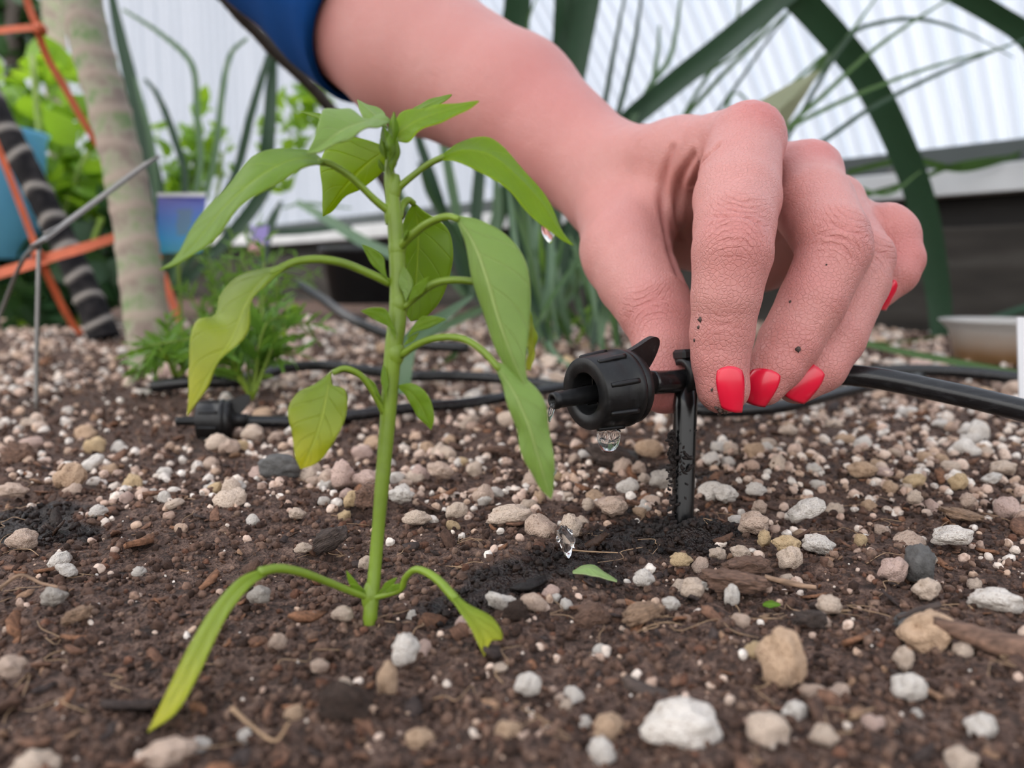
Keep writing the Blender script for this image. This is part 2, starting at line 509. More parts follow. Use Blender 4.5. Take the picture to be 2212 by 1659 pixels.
b.b.inputs['Specular IOR Level'].default_value = 0.15
M['trunk_dark'] = b.m
M['orange'] = simple('orange_plastic', (0.62, 0.13, 0.05), 0.5, 0.2, 40)
M['zinc'] = simple('zinc_wire', (0.22, 0.21, 0.20), 0.4, 0.15, 60, Metallic=0.5)
M['wood_stick'] = simple('dark_branch', (0.07, 0.055, 0.045), 0.8, 0.4, 90, 0.001)
M['blue'] = simple('sky_blue_plastic', (0.20, 0.64, 1.0), 0.4, 0.08, 20)
M['white'] = simple('white_plastic', (0.80, 0.80, 0.82), 0.4, 0.03, 20)
M['ink'] = simple('black_ink', (0.02, 0.02, 0.025), 0.6, 0.1, 20)
M['purple'] = simple('lavender_card', (0.30, 0.24, 0.55), 0.5, 0.15, 40)
M['pink'] = simple('pink_petal', (0.75, 0.42, 0.45), 0.6, 0.15, 40)
M['pot'] = simple('black_pot', (0.025, 0.027, 0.03), 0.45, 0.15, 40)
b = MB('printed_card')
g = b.node('ShaderNodeSeparateXYZ', i_Vector=b.attr('lv', 'Vector')).outputs[1]
img = b.ramp(g, [(0.0, (0.02, 0.30, 0.42)), (0.25, (0.02, 0.30, 0.62)), (0.6, (0.06, 0.20, 0.60)), (1.0, (0.16, 0.13, 0.55))])
gx = b.node('ShaderNodeSeparateXYZ', i_Vector=b.attr('lv', 'Vector')).outputs[0]
fx = b.math('LESS_THAN', b.math('ADD', b.math('ABSOLUTE', b.math('SUBTRACT', gx, 0.15)), b.math('MULTIPLY', b.noise(150, 3), 0.5)), 0.55)
fy = b.math('MULTIPLY', b.math('GREATER_THAN', g, 0.3), b.math('LESS_THAN', g, 0.75))
b.set(Base_Color=b.mix(b.math('MULTIPLY', b.math('MULTIPLY', fx, fy), 0.6), img, (0.12, 0.22, 0.22)), Roughness=0.35)
M['card'] = b.m
b = MB('cloudy_plastic')
gz = b.node('ShaderNodeSeparateXYZ', i_Vector=b.attr('lv', 'Vector')).outputs[1]
sed = b.node('ShaderNodeMapRange', i_Value=b.math('ADD', gz, b.math('MULTIPLY', b.noise(60, 4), 0.35)), i_1=0.35, i_2=1.05, i_3=1.0, i_4=0.0).outputs[0]
b.set(Base_Color=b.mix(sed, (0.75, 0.72, 0.68), (0.50, 0.30, 0.14)), Roughness=0.3, Transmission_Weight=0.55)
M['cup'] = b.m

# ------------------------------------------------------------------ setting: greenhouse walls
AX = norm([-0.663, 0.749, 0.0]); INW = norm([-0.749, -0.663, 0.0]); B0 = np.array([46.0, 69.0, 0.0]); ZP = np.array([0, 0, 1.0])

def sheet(name, s0, s1, pitch, amp, pos_fn, nprof):
    ns = int((s1 - s0) / pitch * 6)
    s = np.linspace(s0, s1, ns)
    ph = np.cos(2 * math.pi * s / pitch)
    rows = []
    for k in range(nprof):
        p, nrm = pos_fn(s, k)
        rows.append(p + nrm * (amp * np.clip(ph * 1.6, -1, 1))[:, None])
    V = np.concatenate(rows)
    rib_shade = np.tile(np.clip((ph - 0.35) * 2.2, 0, 1) * (0.70 + 0.30 * np.sin(s * 0.9 + np.sin(s * 0.23) * 3)), nprof)
    i = np.arange(nprof - 1)[:, None] * ns + np.arange(ns - 1)[None, :]
    i = i.ravel()
    F = np.stack([i, i + 1, i + 1 + ns, i + ns], 1)
    o = build(name, V, F, M['sheet'], attrs={'rib_shade': np.clip(rib_shade, 0, 1)})
    return tag(o, kind='structure')

R_ARCH, A0 = 330.0, math.radians(40)
def arch_pos(s, k, n=26):
    a = A0 + math.radians(42) * (k / (n - 1)) ** 1.3
    p = B0 - INW * 2.1 + AX * s[:, None] + INW * (R_ARCH * (math.cos(A0) - math.cos(a))) + ZP * (16.2 + R_ARCH * (math.sin(a) - math.sin(A0)))
    return p, -INW * math.cos(a) + ZP * math.sin(a)
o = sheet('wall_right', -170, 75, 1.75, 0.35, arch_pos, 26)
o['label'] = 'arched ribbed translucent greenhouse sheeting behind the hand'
def end_pos(s, k):
    z = [16.2, 60, 100, 140, 180][k]
    return np.stack([s, np.full_like(s, 187.5), np.full_like(s, z)], 1), np.array([0, -1.0, 0])
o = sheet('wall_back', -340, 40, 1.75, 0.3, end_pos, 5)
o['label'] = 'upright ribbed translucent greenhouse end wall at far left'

def board(name, a, b_, z0, z1, out, th, mat, label):
    """long board between plan points a,b; thickness th outwards"""
    a, b_ = np.array(a, float), np.array(b_, float)
    d = norm(b_ - a); c = (a + b_) / 2 + out * th / 2; c[2] = (z0 + z1) / 2
    V, F = boxM(c, [d, out, ZP], [np.linalg.norm(b_ - a) / 2, th / 2, (z1 - z0) / 2])
    o = build(name, V, F, mat, smooth=False)
    bv = o.modifiers.new('edge', 'BEVEL'); bv.width = 0.002; bv.segments = 2
    return tag(o, label, kind='structure')

ra, rb = B0 - AX * 170, B0 + AX * 160
la, lb = np.array([-340, 186.0, 0]), np.array([-58, 186.0, 0])
OUT = -INW
for (a, b_, out, side) in ((ra, rb, OUT, 'right'), (la, lb, np.array([0, 1.0, 0]), 'back')):
    board('baseboard_' + side, a, b_, -3, 9.9, out, 3.0, M['plank'], 'weathered dark timber plank edging the soil bed at ' + ('right' if side == 'right' else 'far left'))
    board('trim_1' if side == 'right' else 'trim_4', a + out * 2, b_ + out * 2, 9.6, 13.0, out, 1.5, M['gap'], 'black strip painted as the shadow gap above the ' + side + ' plank')
    board('trim_2' if side == 'right' else 'trim_5', a - out * 0.4, b_ - out * 0.4, 12.8, 15.4, out, 3.0, M['trim_light'], 'pale grey weathered board under the ' + side + ' sheeting')
    board('trim_3' if side == 'right' else 'trim_6', a - out * 0.1, b_ - out * 0.1, 15.4, 17.4, out, 1.5, M['trim_dark'], 'dark grey-green rail holding the foot of the ' + side + ' sheeting')
# screw washer on the rail
wv, wf = lathe([(0, 0.12), (0, 0.3), (0.12, 0.3), (0.12, 0.14), (0.02, 0.12)], P(1928, 371, 76.0) , INW, 20)
washer = build('screw_washer', wv, wf, M['zinc'])
tag(washer, 'small pale washer fixed on the dark rail behind the hand', 'washer')

# ------------------------------------------------------------------ setting: soil bed
BUMPS = []
def gb(px, py, amp, sx, sy=None):
    g = G(px, py); BUMPS.append((g[0], g[1], amp, sx, sy or sx))
gb(1500, 1150, 0.26, 0.75, 0.55); gb(1440, 1020, -0.30, 1.0, 0.9); gb(1560, 1010, -0.15, 0.8)
gb(760, 1480, 0.25, 0.5, 0.4); gb(690, 1560, 0.22, 0.6, 0.4); gb(1850, 1210, 0.25, 0.9, 0.6); gb(820, 1345, 0.08, 0.8, 0.5)
gb(600, 1060, 0.18, 1.2, 0.8); gb(1000, 1330, -0.08, 1.2, 0.8)
WETS = []
def wt(px, py, amp, sx, sy):
    g = G(px, py); WETS.append((g[0], g[1], amp, sx, sy))
wt(1490, 1140, 1.9, 1.05, 0.95); wt(1340, 1160, 1.7, 0.95, 0.75); wt(1220, 1215, 1.6, 0.8, 0.65); wt(1090, 1260, 1.6, 0.7, 0.65); wt(990, 1305, 1.4, 0.6, 0.5); wt(1290, 1230, 1.2, 0.6, 0.4)
wt(1460, 1020, 1.2, 1.0, 1.0); wt(1340, 985, 1.0, 0.8, 0.9); wt(50, 1105, 1.7, 1.2, 0.8); wt(140, 1150, 1.5, 0.8, 0.6); wt(20, 1150, 1.0, 0.8, 0.7)  # damp patches; the first also paints in the darkness of the shadowed pit
wt(440, 960, 0.6, 1.0, 1.5)

def HT(x, y):
    p = np.stack([x, y, np.zeros_like(x)], -1)
    far = np.clip((y - 10) / 40, 0, 1)
    h = 0.16 * vnoise(p, 0.30, 1) * (1 + far) + 0.11 * vnoise(p, 0.95, 2) + 0.05 * vnoise(p, 2.7, 3) + 0.028 * vnoise(p, 6.0, 4) - 0.08
    for bx, by, a, sx, sy in BUMPS:
        h = h + a * np.exp(-((x - bx) / sx) ** 2 - ((y - by) / sy) ** 2)
    return h
def HT1(x, y): return float(HT(np.array([x]), np.array([y]))[0])

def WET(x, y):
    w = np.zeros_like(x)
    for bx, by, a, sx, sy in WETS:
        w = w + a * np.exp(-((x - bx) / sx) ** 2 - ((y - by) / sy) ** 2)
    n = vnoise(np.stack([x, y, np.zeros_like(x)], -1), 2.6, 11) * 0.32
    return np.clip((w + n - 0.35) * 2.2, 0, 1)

NR, NC = 350, 540
yy = np.concatenate([np.linspace(-60, 2.5, 12)[:-1], np.geomspace(2.5 + 6, 205 + 6, NR - 11) - 6])
uu = np.linspace(-1, 1, NC)
uu = uu * (0.8 + 0.2 * uu * uu)
X = uu[None, :] * (np.maximum(yy, 0)[:, None] * 0.95 + 9); Y = np.repeat(yy[:, None], NC, 1)
X = X + 0; Z = HT(X, Y) + 0.02 * vnoise(np.stack([X, Y, 0 * X], -1), 13, 5)
i = (np.arange(NR - 1)[:, None] * NC + np.arange(NC - 1)[None, :]).ravel()
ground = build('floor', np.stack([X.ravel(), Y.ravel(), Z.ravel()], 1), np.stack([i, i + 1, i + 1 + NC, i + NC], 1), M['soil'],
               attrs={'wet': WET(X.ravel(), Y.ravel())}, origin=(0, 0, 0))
tag(ground, 'dark brown crumbly potting soil of the bed', kind='structure')
gv = np.array([[-2500, -2500, -4.0], [2500, -2500, -4.0], [2500, 2500, -4.0], [-2500, 2500, -4.0]])
yard = build('floor_outer', gv, np.array([[0, 1, 2, 3]]), M['yard'], origin=(0, 0, -4))
tag(yard, 'bare earth ground around the greenhouse bed', kind='structure')

# templates
T0 = [(lambda v, f: (v * (1 + 0.30 * vnoise(v * 1.3 + 7 * k, 1, k))[:, None], f))(*ico(0)) for k in range(5)]
T1 = [(lambda v, f: (v * (1 + 0.38 * vnoise(v * 1.6 + 5 * k, 1, 40 + k) + 0.22 * vnoise(v * 3.8, 1, 60 + k))[:, None], f))(*ico(1)) for k in range(7)]
TG = [(lambda v, f: (v * (1 + 0.26 * vnoise(v * 1.4 + 5 * k, 1, 240 + k) + 0.10 * vnoise(v * 3.4, 1, 260 + k))[:, None], f))(*ico(1)) for k in range(6)]
T2 = [(lambda v, f: (v * (1 + 0.30 * vnoise(v * 1.2 + 3 * k, 1, 80 + k) + 0.20 * vnoise(v * 2.8, 1, 90 + k) + 0.05 * vnoise(v * 7, 1, 95 + k))[:, None], f))(*ico(2)) for k in range(9)]
T3 = [(lambda v, f: (v * (1 + 0.28 * vnoise(v * 1.2 + 3 * k, 1, 180 + k) + 0.18 * vnoise(v * 2.8, 1, 190 + k) + 0.05 * vnoise(v * 7, 1, 195 + k) + 0.02 * vnoise(v * 15, 1, 17))[:, None], f))(*ico(3)) for k in range(4)]

def scatter(name, temps, pos, scl, cols, mat, wetv=None, tilt=None, smooth=False):
    n = len(pos); Vs, Fs, Cs, Ws, off = [], [], [], [], 0
    R = rotmats(n) if tilt is None else tilt
    which = rng.integers(0, len(temps), n)
    for k, (tv, tf) in enumerate(temps):
        s = np.where(which == k)[0]
        if not len(s): continue
        v = tv[None] * scl[s][:, None, :]
        v = np.einsum('nij,nvj->nvi', R[s], v) + pos[s][:, None, :]
        Vs.append(v.reshape(-1, 3))
        Fs.append((tf[None] + (np.arange(len(s)) * len(tv))[:, None, None] + off).reshape(-1, 3)); off += len(s) * len(tv)
        Cs.append(np.repeat(cols[s], len(tv), 0))
        Ws.append(np.repeat(wetv[s] if wetv is not None else np.zeros(len(s)), len(tv)))
    return build(name, np.concatenate(Vs), np.concatenate(Fs), mat, origin=(0, 0, 0), colors=np.concatenate(Cs), attrs={'wet': np.concatenate(Ws)}, smooth=smooth)

def ground_samples(n, y0, y1, power=1.0, spread=0.80):
    """points on the bed, denser toward the near side by power"""
    u = rng.random(n)
    y = (y0 ** (2 - power) + u * (y1 ** (2 - power) - y0 ** (2 - power))) ** (1 / (2 - power)) if power != 2 else y0 * (y1 / y0) ** u
    x = (rng.random(n) * 2 - 1) * (y * spread + 1.0)
    keep = ((x - B0[0]) * OUT[0] + (y - B0[1]) * OUT[1] < -1.0) & (y < 182)
    return x[keep], y[keep]

# --- crumbs of soil
def brown(n, wetv):
    base = np.array([[0.13, 0.076, 0.056], [0.055, 0.032, 0.024], [0.19, 0.118, 0.088], [0.25, 0.165, 0.125], [0.165, 0.080, 0.052]]) * 0.9
    c = base[rng.choice(5, n, p=[0.38, 0.24, 0.26, 0.07, 0.05])] * (0.75 + 0.5 * rng.random((n, 1)))
    return c * (1 - wetv[:, None] * np.array([0.86, 0.88, 0.89]))
x, y = ground_samples(6800, 5.5, 22, 1.5)
sz = np.minimum(0.027 * np.exp(rng.normal(0, 0.55, len(x))), 0.062) * (1 + y / 40)
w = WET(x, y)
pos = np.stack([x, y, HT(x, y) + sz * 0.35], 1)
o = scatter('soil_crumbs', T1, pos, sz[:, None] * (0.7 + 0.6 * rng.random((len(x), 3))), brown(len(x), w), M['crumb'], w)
tag(o, 'loose dark brown crumbs covering the soil', 'soil', kind='stuff')
x, y = ground_samples(29000, 5.5, 70, 1.55)
sz = np.minimum(0.024 * np.exp(rng.normal(0, 0.55, len(x))), 0.06) * (1 + y / 26)
w = WET(x, y)
pos = np.stack([x, y, HT(x, y) + sz * 0.3], 1)
o = scatter('soil_grains', T0, pos, sz[:, None] * (0.6 + 0.8 * rng.random((len(x), 3))), brown(len(x), w), M['crumb'], w)
tag(o, 'fine grains and specks scattered through the soil', 'soil', kind='stuff')
# --- bark flakes (small)
FL = []
for k in range(4):
    n = 7
    a = np.linspace(0, 2 * math.pi, n, endpoint=False)
    r = 0.7 + 0.5 * np.random.default_rng(k).random(n)
    top = np.stack([np.cos(a) * r, np.sin(a) * r * 0.55, 0.12 + 0.1 * np.cos(2 * a)], 1); bot = top * [1, 1, 1] - [0, 0, 0.24]
    vv = np.concatenate([top, bot, [[0, 0, 0.16], [0, 0, -0.14]]])
    ff = []
    for j in range(n):
        j2 = (j + 1) % n
        ff += [(j, j2, 2 * n), (n + j2, n + j, 2 * n + 1), (j, n + j, n + j2), (j, n + j2, j2)]
    FL.append((vv, np.array(ff)))
def tilts(n, amt):
    R = rotmats(n)
    out = np.zeros((n, 3, 3))
    for i in range(n):
        a = rng.random() * 6.283; t = Vector((rng.normal() * amt, rng.normal() * amt, 1)).normalized()
        q = Vector((0, 0, 1)).rotation_difference(t).to_matrix() @ Matrix.Rotation(a, 3, 'Z')
        out[i] = np.array(q)
    return out
x, y = ground_samples(2300, 6, 60, 1.35)
sz = 0.10 * np.exp(rng.normal(0, 0.45, len(x))) * (1 + y / 45)
w = WET(x, y)
bc = np.array([[0.20, 0.11, 0.075], [0.11, 0.065, 0.048], [0.30, 0.185, 0.12], [0.24, 0.12, 0.07], [0.06, 0.045, 0.042]])[rng.choice(5, len(x), p=[.3, .25, .15, .15, .15])]
o = scatter('bark_flakes', FL, np.stack([x, y, HT(x, y) + sz * 0.3], 1), sz[:, None] * np.array([1, 0.9, 0.8]) * (0.7 + 0.6 * rng.random((len(x), 3))),
            bc * (1 - 0.8 * w[:, None]), M['crumb'], w, tilts(len(x), 0.5))
tag(o, 'small brown bark flakes strewn over the soil', 'bark', kind='stuff')
# --- fine root fibres
parts = []
x, y = ground_samples(150, 6.5, 26, 1.3)
for px_, py_ in zip(x, y):
    L = 0.25 + 0.8 * rng.random(); a = rng.random() * 6.283
    k = 5; t = np.linspace(0, 1, k)
    pts = np.stack([px_ + L * t * math.cos(a) + 0.12 * rng.normal(size=k), py_ + L * t * math.sin(a) + 0.12 * rng.normal(size=k), np.zeros(k)], 1)
    pts[:, 2] = HT(pts[:, 0], pts[:, 1]) + 0.05 + 0.10 * np.sin(t * math.pi) * rng.random()
    parts.append(tube(pts, [0.010, 0.006], 5, 12))
V, F = join(parts)
M['fibre'] = simple('root_fibre', (0.34, 0.22, 0.13), 0.7, 0.3, 300)
o = build('root_fibres', V, F, M['fibre'], origin=(0, 0, 0))
tag(o, 'fine tan root hairs lying on the soil', 'roots', kind='stuff')

# --- pale pumice pebbles
def mesh_of(name, tv, tf, mat):
    me = fast_mesh(name, tv * U, tf); me.polygons.foreach_set('use_smooth', np.ones(len(me.polygons), bool)); me.materials.append(mat); return me
def put(name, me, loc, scl, rot, label, cat, group=None):
    o = bpy.data.objects.new(name, me); COL.objects.link(o)
    o.location = [c * U for c in loc]; o.scale = scl; o.rotation_euler = rot
    ORG[o] = np.array(loc, float)
    return tag(o, label, cat, group)

CREAM, WHITE, TAN, PINK, YEL, GREY, BEIGE = (0.80, 0.63, 0.50), (0.90, 0.82, 0.74), (0.66, 0.45, 0.30), (0.74, 0.53, 0.45), (0.76, 0.55, 0.32), (0.55, 0.49, 0.43), (0.70, 0.52, 0.41)
PM = {}
def pm(c):
    if c not in PM: PM[c] = pumice('pumice_tone', False, c)
    return PM[c]
HERO = [  # px, py of centre, w, h px, colour, label or None, thin
 (1470, 1548, 158, 100, WHITE, 'largest chalky white stone at the front right of the soil'),
 (1688, 1422, 84, 132, TAN, 'long oval tan stone lying end-on at front right'),
 (2010, 1370, 108, 88, TAN, 'blocky tan stone beside the brown twig at right'),
 (875, 1405, 60, 66, WHITE, 'lumpy pinkish white stone just right of the seedling foot'),
 (837, 1465, 40, 66, TAN, 'upright narrow tan pebble below the seedling'),
 (740, 1484, 36, 36, CREAM, None), (690, 1440, 36, 30, BEIGE, None),
 (738, 1028, 52, 60, PINK, 'flat-faced pinkish stone beside the dark grey rock'),
 (792, 1035, 56, 38, PINK, 'pale pink wedge pebble touching the seedling stem'),
 (760, 1078, 36, 34, YEL, None), (950, 1017, 54, 34, BEIGE, 'beige potato-shaped pebble right of the seedling stem'),
 (1232, 1140, 48, 54, CREAM, 'cream pebble with the water splash in front of it'),
 (1627, 1130, 62, 48, BEIGE, 'rounded speckled pebble right of the drip stake'),
 (1740, 1101, 74, 40, WHITE, 'long greyish white pebble leaning behind the bark at right'),
 (1568, 1068, 46, 36, WHITE, None), (1632, 1058, 44, 28, WHITE, None), (1765, 1176, 72, 40, WHITE, 'white kidney-shaped pebble at right'),
 (1706, 1204, 48, 46, CREAM, None), (1702, 1178, 60, 38, YEL, None), (1470, 1210, 50, 28, YEL, 'smooth yellowish pebble below the drip stake'),
 (1640, 1095, 30, 28, BEIGE, None), (1550, 1195, 34, 26, CREAM, None), (1600, 1195, 40, 30, CREAM, None), (1650, 1165, 30, 34, YEL, None),
 (2055, 1157, 84, 40, WHITE, 'knobbly white and yellow pebble at far right'), (1930, 1230, 48, 58, PINK, 'pinkish white pebble beside the dark grey shard'),
 (2005, 1275, 52, 46, CREAM, None), (1790, 1308, 60, 38, CREAM, 'smooth cream pebble right of the bright green scrap'),
 (2150, 1296, 100, 48, WHITE, 'wide white and cream pebble near the right edge'),
 (1962, 1482, 64, 54, WHITE, 'white pebble standing below the blocky tan stone'), (1955, 1425, 36, 50, CREAM, None), (2078, 1412, 52, 32, CREAM, None),
 (2130, 1400, 30, 36, BEIGE, None), (1140, 1476, 52, 46, WHITE, None), (907, 1560, 58, 44, TAN, 'tan pink pebble at the bottom edge'),
 (1312, 1545, 66, 50, TAN, 'tan two-lobed pebble left of the largest white stone'), (1265, 1535, 28, 28, WHITE, None),
 (145, 1230, 42, 26, WHITE, None), (112, 1290, 50, 38, GREY, 'pitted grey-white pebble at left under a curled fibre'), (212, 1105, 36, 26, WHITE, None),
 (48, 1165, 56, 42, BEIGE, 'beige pebble in the damp patch at left'), (152, 1028, 54, 56, TAN, 'tall yellowish tan pebble at left'), (25, 1060, 56, 30, BEIGE, None),
 (470, 957, 54, 34, CREAM, None), (546, 936, 44, 36, CREAM, None), (495, 965, 40, 32, BEIGE, None),
 (1862, 1016, 54, 34, TAN, None), (1975, 1076, 34, 30, CREAM, None), (2165, 1010, 54, 28, CREAM, None), (2070, 1040, 36, 34, YEL, None),
 (2145, 1034, 40, 22, WHITE, None), (2090, 1082, 34, 30, BEIGE, None), (1100, 1112, 96, 36, CREAM, 'knobbly row-shaped cream pebble under the hanging leaf tip'),
 (985, 1102, 44, 32, CREAM, None), (865, 1070, 52, 34, WHITE, 'bubbly white pebble right of the stem'), (900, 1120, 60, 30, CREAM, None),
 (1380, 1010, 28, 26, BEIGE, None), (1430, 1035, 46, 44, GREY, 'grey-green pebble left of the drip stake'), (1325, 1095, 60, 40, BEIGE, None),
 (1270, 1090, 30, 26, CREAM, None), (1495, 1270, 48, 40, CREAM, None), (1580, 1285, 30, 46, WHITE, 'slim white upright pebble below the bark chips'),
 (1450, 1305, 36, 28, WHITE, None), (1390, 1250, 44, 36, WHITE, None), (560, 1285, 44, 36, GREY, None), (600, 1385, 34, 32, BEIGE, None),
 (640, 1110, 34, 24, CREAM, None), (655, 1185, 36, 22, CREAM, None), (740, 1325, 44, 30, CREAM, None), (790, 1215, 30, 28, CREAM, None),
 (460, 1365, 28, 20, PINK, None), (300, 1235, 28, 20, WHITE, None), (1780, 1590, 56, 44, CREAM, None), (1980, 1390, 30, 24, BEIGE, None),
 (360, 1635, 110, 60, BEIGE, 'blurred beige pebble at the bottom left edge'), (75, 1650, 90, 60, CREAM, 'blurred cream pebble in the bottom left corner'),
 (2075, 1625, 70, 50, CREAM, None), (2120, 1555, 60, 52, WHITE, None), (1720, 1530, 50, 44, WHITE, None), (430, 1600, 44, 34, WHITE, None), (20, 1440, 60, 44, BEIGE, None),
]
hp = []; UNL = []; TN = {}
for k, (px, py, w_, h_, c, lab) in enumerate(HERO):
    D = GD(py + h_ * 0.35); p = P(px, py, D)
    sx, szz = w_ * D / FPX * 0.5, h_ * D / FPX * 0.5
    p[2] = max(HT1(p[0], p[1]) + szz * 0.45, p[2]) if py < 1500 else HT1(p[0], p[1]) + szz * 0.5
    me = mesh_of('pebble', *T3[k % 4], pm(c))
    o = put('pebble', me, p, (sx, (sx + szz) * 0.5, szz), (rng.normal() * 0.15, rng.normal() * 0.15, (rng.random() - 0.5) * 0.8), lab, 'pebble', 'pumice pebbles on the soil')
    if not lab: UNL.append((o, p, {CREAM: 'cream', WHITE: 'white', TAN: 'tan', PINK: 'pinkish', YEL: 'yellowish', GREY: 'greyish', BEIGE: 'beige'}[c]))
    hp.append((p[0], p[1], sx))
hp = np.array(hp)
# random ones
xs, ys = [], []
x, y = ground_samples(2900, 6, 24, 1.15, 0.95); n = vnoise(np.stack([x, y, 0 * x], -1), 0.35, 21)
dens = 0.25 + 0.35 * np.clip((y - 9) / 8, 0, 1) + 0.22 * np.clip(x / 4, -1, 1) + 0.35 * n
k = rng.random(len(x)) < dens; xs.append(x[k]); ys.append(y[k])
x, y = ground_samples(15500, 17, 95, 1.15, 1.0); n = vnoise(np.stack([x, y, 0 * x], -1), 0.16, 22)
k = rng.random(len(x)) < 0.70 + 0.5 * n; xs.append(x[k]); ys.append(y[k])
x, y = ground_samples(700, 6, 20, 1.5, 0.75); SPK = len(x); xs.append(x); ys.append(y)
x, y = np.concatenate(xs), np.concatenate(ys); spk = np.zeros(len(x), bool); spk[-SPK:] = True
k = (WET(x, y) < 0.45) | (spk & (rng.random(len(x)) < 0.3)); x, y, spk = x[k], y[k], spk[k]
k = (np.sqrt((x[:, None] - hp[None, :, 0]) ** 2 + (y[:, None] - hp[None, :, 1]) ** 2) - hp[None, :, 2]).min(1) > 0.14; k &= (y > 8.0) | spk; x, y, spk = x[k], y[k], spk[k]
sz = 0.068 * np.exp(rng.normal(0, 0.42, len(x))) * (1 + np.clip((y - 9) / 26, 0, 1.6))
sz[spk] = 0.020 * np.exp(rng.normal(0, 0.4, spk.sum()))
inview = np.abs(x / y) < 0.68
vis = np.where(inview, sz / y, 0)
order = np.argsort(-vis)
nind = 300 - sum(1 for h in HERO if h[5] is None)
LAND = [(800, 1330, 'the seedling foot'), (1476, 1128, 'the drip stake'), (1470, 1548, 'the largest white stone'), (2010, 1370, 'the blocky tan stone'), (1688, 1422, 'the long oval tan stone'),
        (603, 1010, 'the dark grey rock'), (1612, 1219, 'the oval bark chip'), (460, 905, 'the blurred emitter'), (320, 1582, 'the long seed leaf tip'), (1045, 1418, 'the folded seed leaf'), (1340, 985, 'the blackened bark lump'),
        (1280, 1240, 'the fallen leaf'), (2055, 1157, 'the knobbly white and yellow pebble'), (1390, 1490, 'the charred stick'), (60, 1110, 'the damp patch at left'), (1600, 886, 'the tube below the fingertips'),
        (960, 876, 'the thin tube behind the stem'), (2100, 790, 'the plastic cup'), (330, 800, 'the grey-green trunk'), (152, 1028, 'the tall tan pebble at left'), (1740, 1101, 'the long greyish white pebble')]
TONES = [('cream', CREAM), ('white', WHITE), ('tan', TAN), ('pinkish', PINK), ('yellowish', YEL), ('beige', BEIGE)]
ORD = ['nearest', 'second nearest', 'third nearest', 'fourth nearest', 'fifth nearest', 'sixth nearest', 'seventh nearest', 'eighth nearest', 'ninth nearest', 'tenth nearest']
GL = np.array([[G(px_, py_)[0], G(px_, py_)[1]] for px_, py_, _ in LAND])
LAB = {}
def proj(p):
    v = np.asarray(p) - C0; d = v @ CF
    return W / 2 + FPX * (v @ CR) / d, H / 2 - FPX * (v @ CU) / d
def pebble_label(o, p, tone):
    px_, py_ = proj(p); j = int(np.argmin([((px_ - q[0]) ** 2 + (2.2 * (py_ - q[1])) ** 2) for q in LAND])); q = LAND[j]
    dx, dy = px_ - q[0], 2.2 * (py_ - q[1])
    side = ('right of' if dx > 0 else 'left of') if abs(dx) > abs(dy) else ('in front of' if dy > 0 else 'behind')
    LAB.setdefault((tone, side, j), []).append((math.hypot(dx, dy), o))
meshes = {(k, t): mesh_of('pebble', *T2[k], pm(c)) for k in range(9) for t, c in TONES}
for j in order[:nind]:
    z = HT1(x[j], y[j]); t_, c_ = TONES[rng.choice(6, p=[0.26, 0.24, 0.14, 0.12, 0.06, 0.18])]
    p_ = (x[j], y[j], z + sz[j] * 0.35)
    o = put('pebble', meshes[(int(rng.integers(9)), t_)], p_, tuple(sz[j] * (0.7 + 0.55 * rng.random(3)) * np.array([1.12, 1.0, 0.85])),
            (rng.normal() * 0.4, rng.normal() * 0.4, rng.random() * 6.283), None, 'pebble', 'pumice pebbles on the soil')
    pebble_label(o, p_, t_)
for o, p_, t_ in UNL: pebble_label(o, p_, t_)
for (t_, side, j), lst in LAB.items():
    for r_, (_, o) in enumerate(sorted(lst, key=lambda q: q[0])):
        o['label'] = f"{ORD[min(r_, 9)]} {t_} pumice pebble {side} {LAND[j][2]}"
rest = order[nind:]
x, y, sz = x[rest], y[rest], sz[rest]
pal = np.array([[0.76, 0.58, 0.47], [0.60, 0.42, 0.31], [0.84, 0.71, 0.61], [0.52, 0.36, 0.28], [0.86, 0.77, 0.69], [0.70, 0.51, 0.41]])
cols = pal[rng.integers(0, 6, len(x))] * (0.75 + 0.35 * rng.random((len(x), 1)))
pos = np.stack([x, y, HT(x, y) + sz * 0.35], 1); scl = sz[:, None] * (0.65 + 0.6 * rng.random((len(x), 3)))
o = scatter('pebble_gravel', TG, pos[y < 34], scl[y < 34], cols[y < 34], M['pebble_far'], smooth=True)
o2_ = scatter('distant_gravel', T0, pos[y >= 34], scl[y >= 34], cols[y >= 34], M['pebble_far'], smooth=True)
tag(o2_, 'blurred pale gravel at the far side of the bed', 'gravel', kind='stuff')
tag(o, 'countless pale pumice pebbles covering the bed toward the back', 'gravel', kind='stuff')

# --- named bits on the soil
def chip(px, py, w_, h_, mat, label, thick=0.35, yaw=0.0, lean=0.0, dep=0.8, cat='bark chip', name='bark_chip', seed=0):
    D = GD(py + h_ * 0.4); p = P(px, py, D)
    sx, szz = w_ * D / FPX * 0.5, h_ * D / FPX * 0.5
    v, f = T3[seed % 4]
    v = np.sign(v) * np.abs(v) ** 0.75
    q_ = 0.35 if 'stone' in cat else 1.0
    v = v * (1 + q_ * 0.22 * vnoise(v * 2.2 + seed * 3 + px * 0.01, 1, 300) + q_ * 0.12 * vnoise(v * 5 + px * 0.01, 1, 301) + 0.05 * vnoise(v * 11, 1, 302))[:, None]
    v = v * [1, dep, 1]
    p[2] = max(p[2], HT1(p[0], p[1]) + 0.3 * szz)
    me = mesh_of(name, v, f, mat)
    return put(name, me, p, (sx, max(sx * 0.6, szz), szz), (0, lean, yaw), label, cat)
chip(1613, 1219, 92, 34, M['bark'], 'flat oval brown bark chip below the drip stake', yaw=0.1, seed=1)
chip(1590, 1258, 132, 46, M['bark'], 'thick broken brown bark piece under the oval chip', lean=0.12, seed=2)
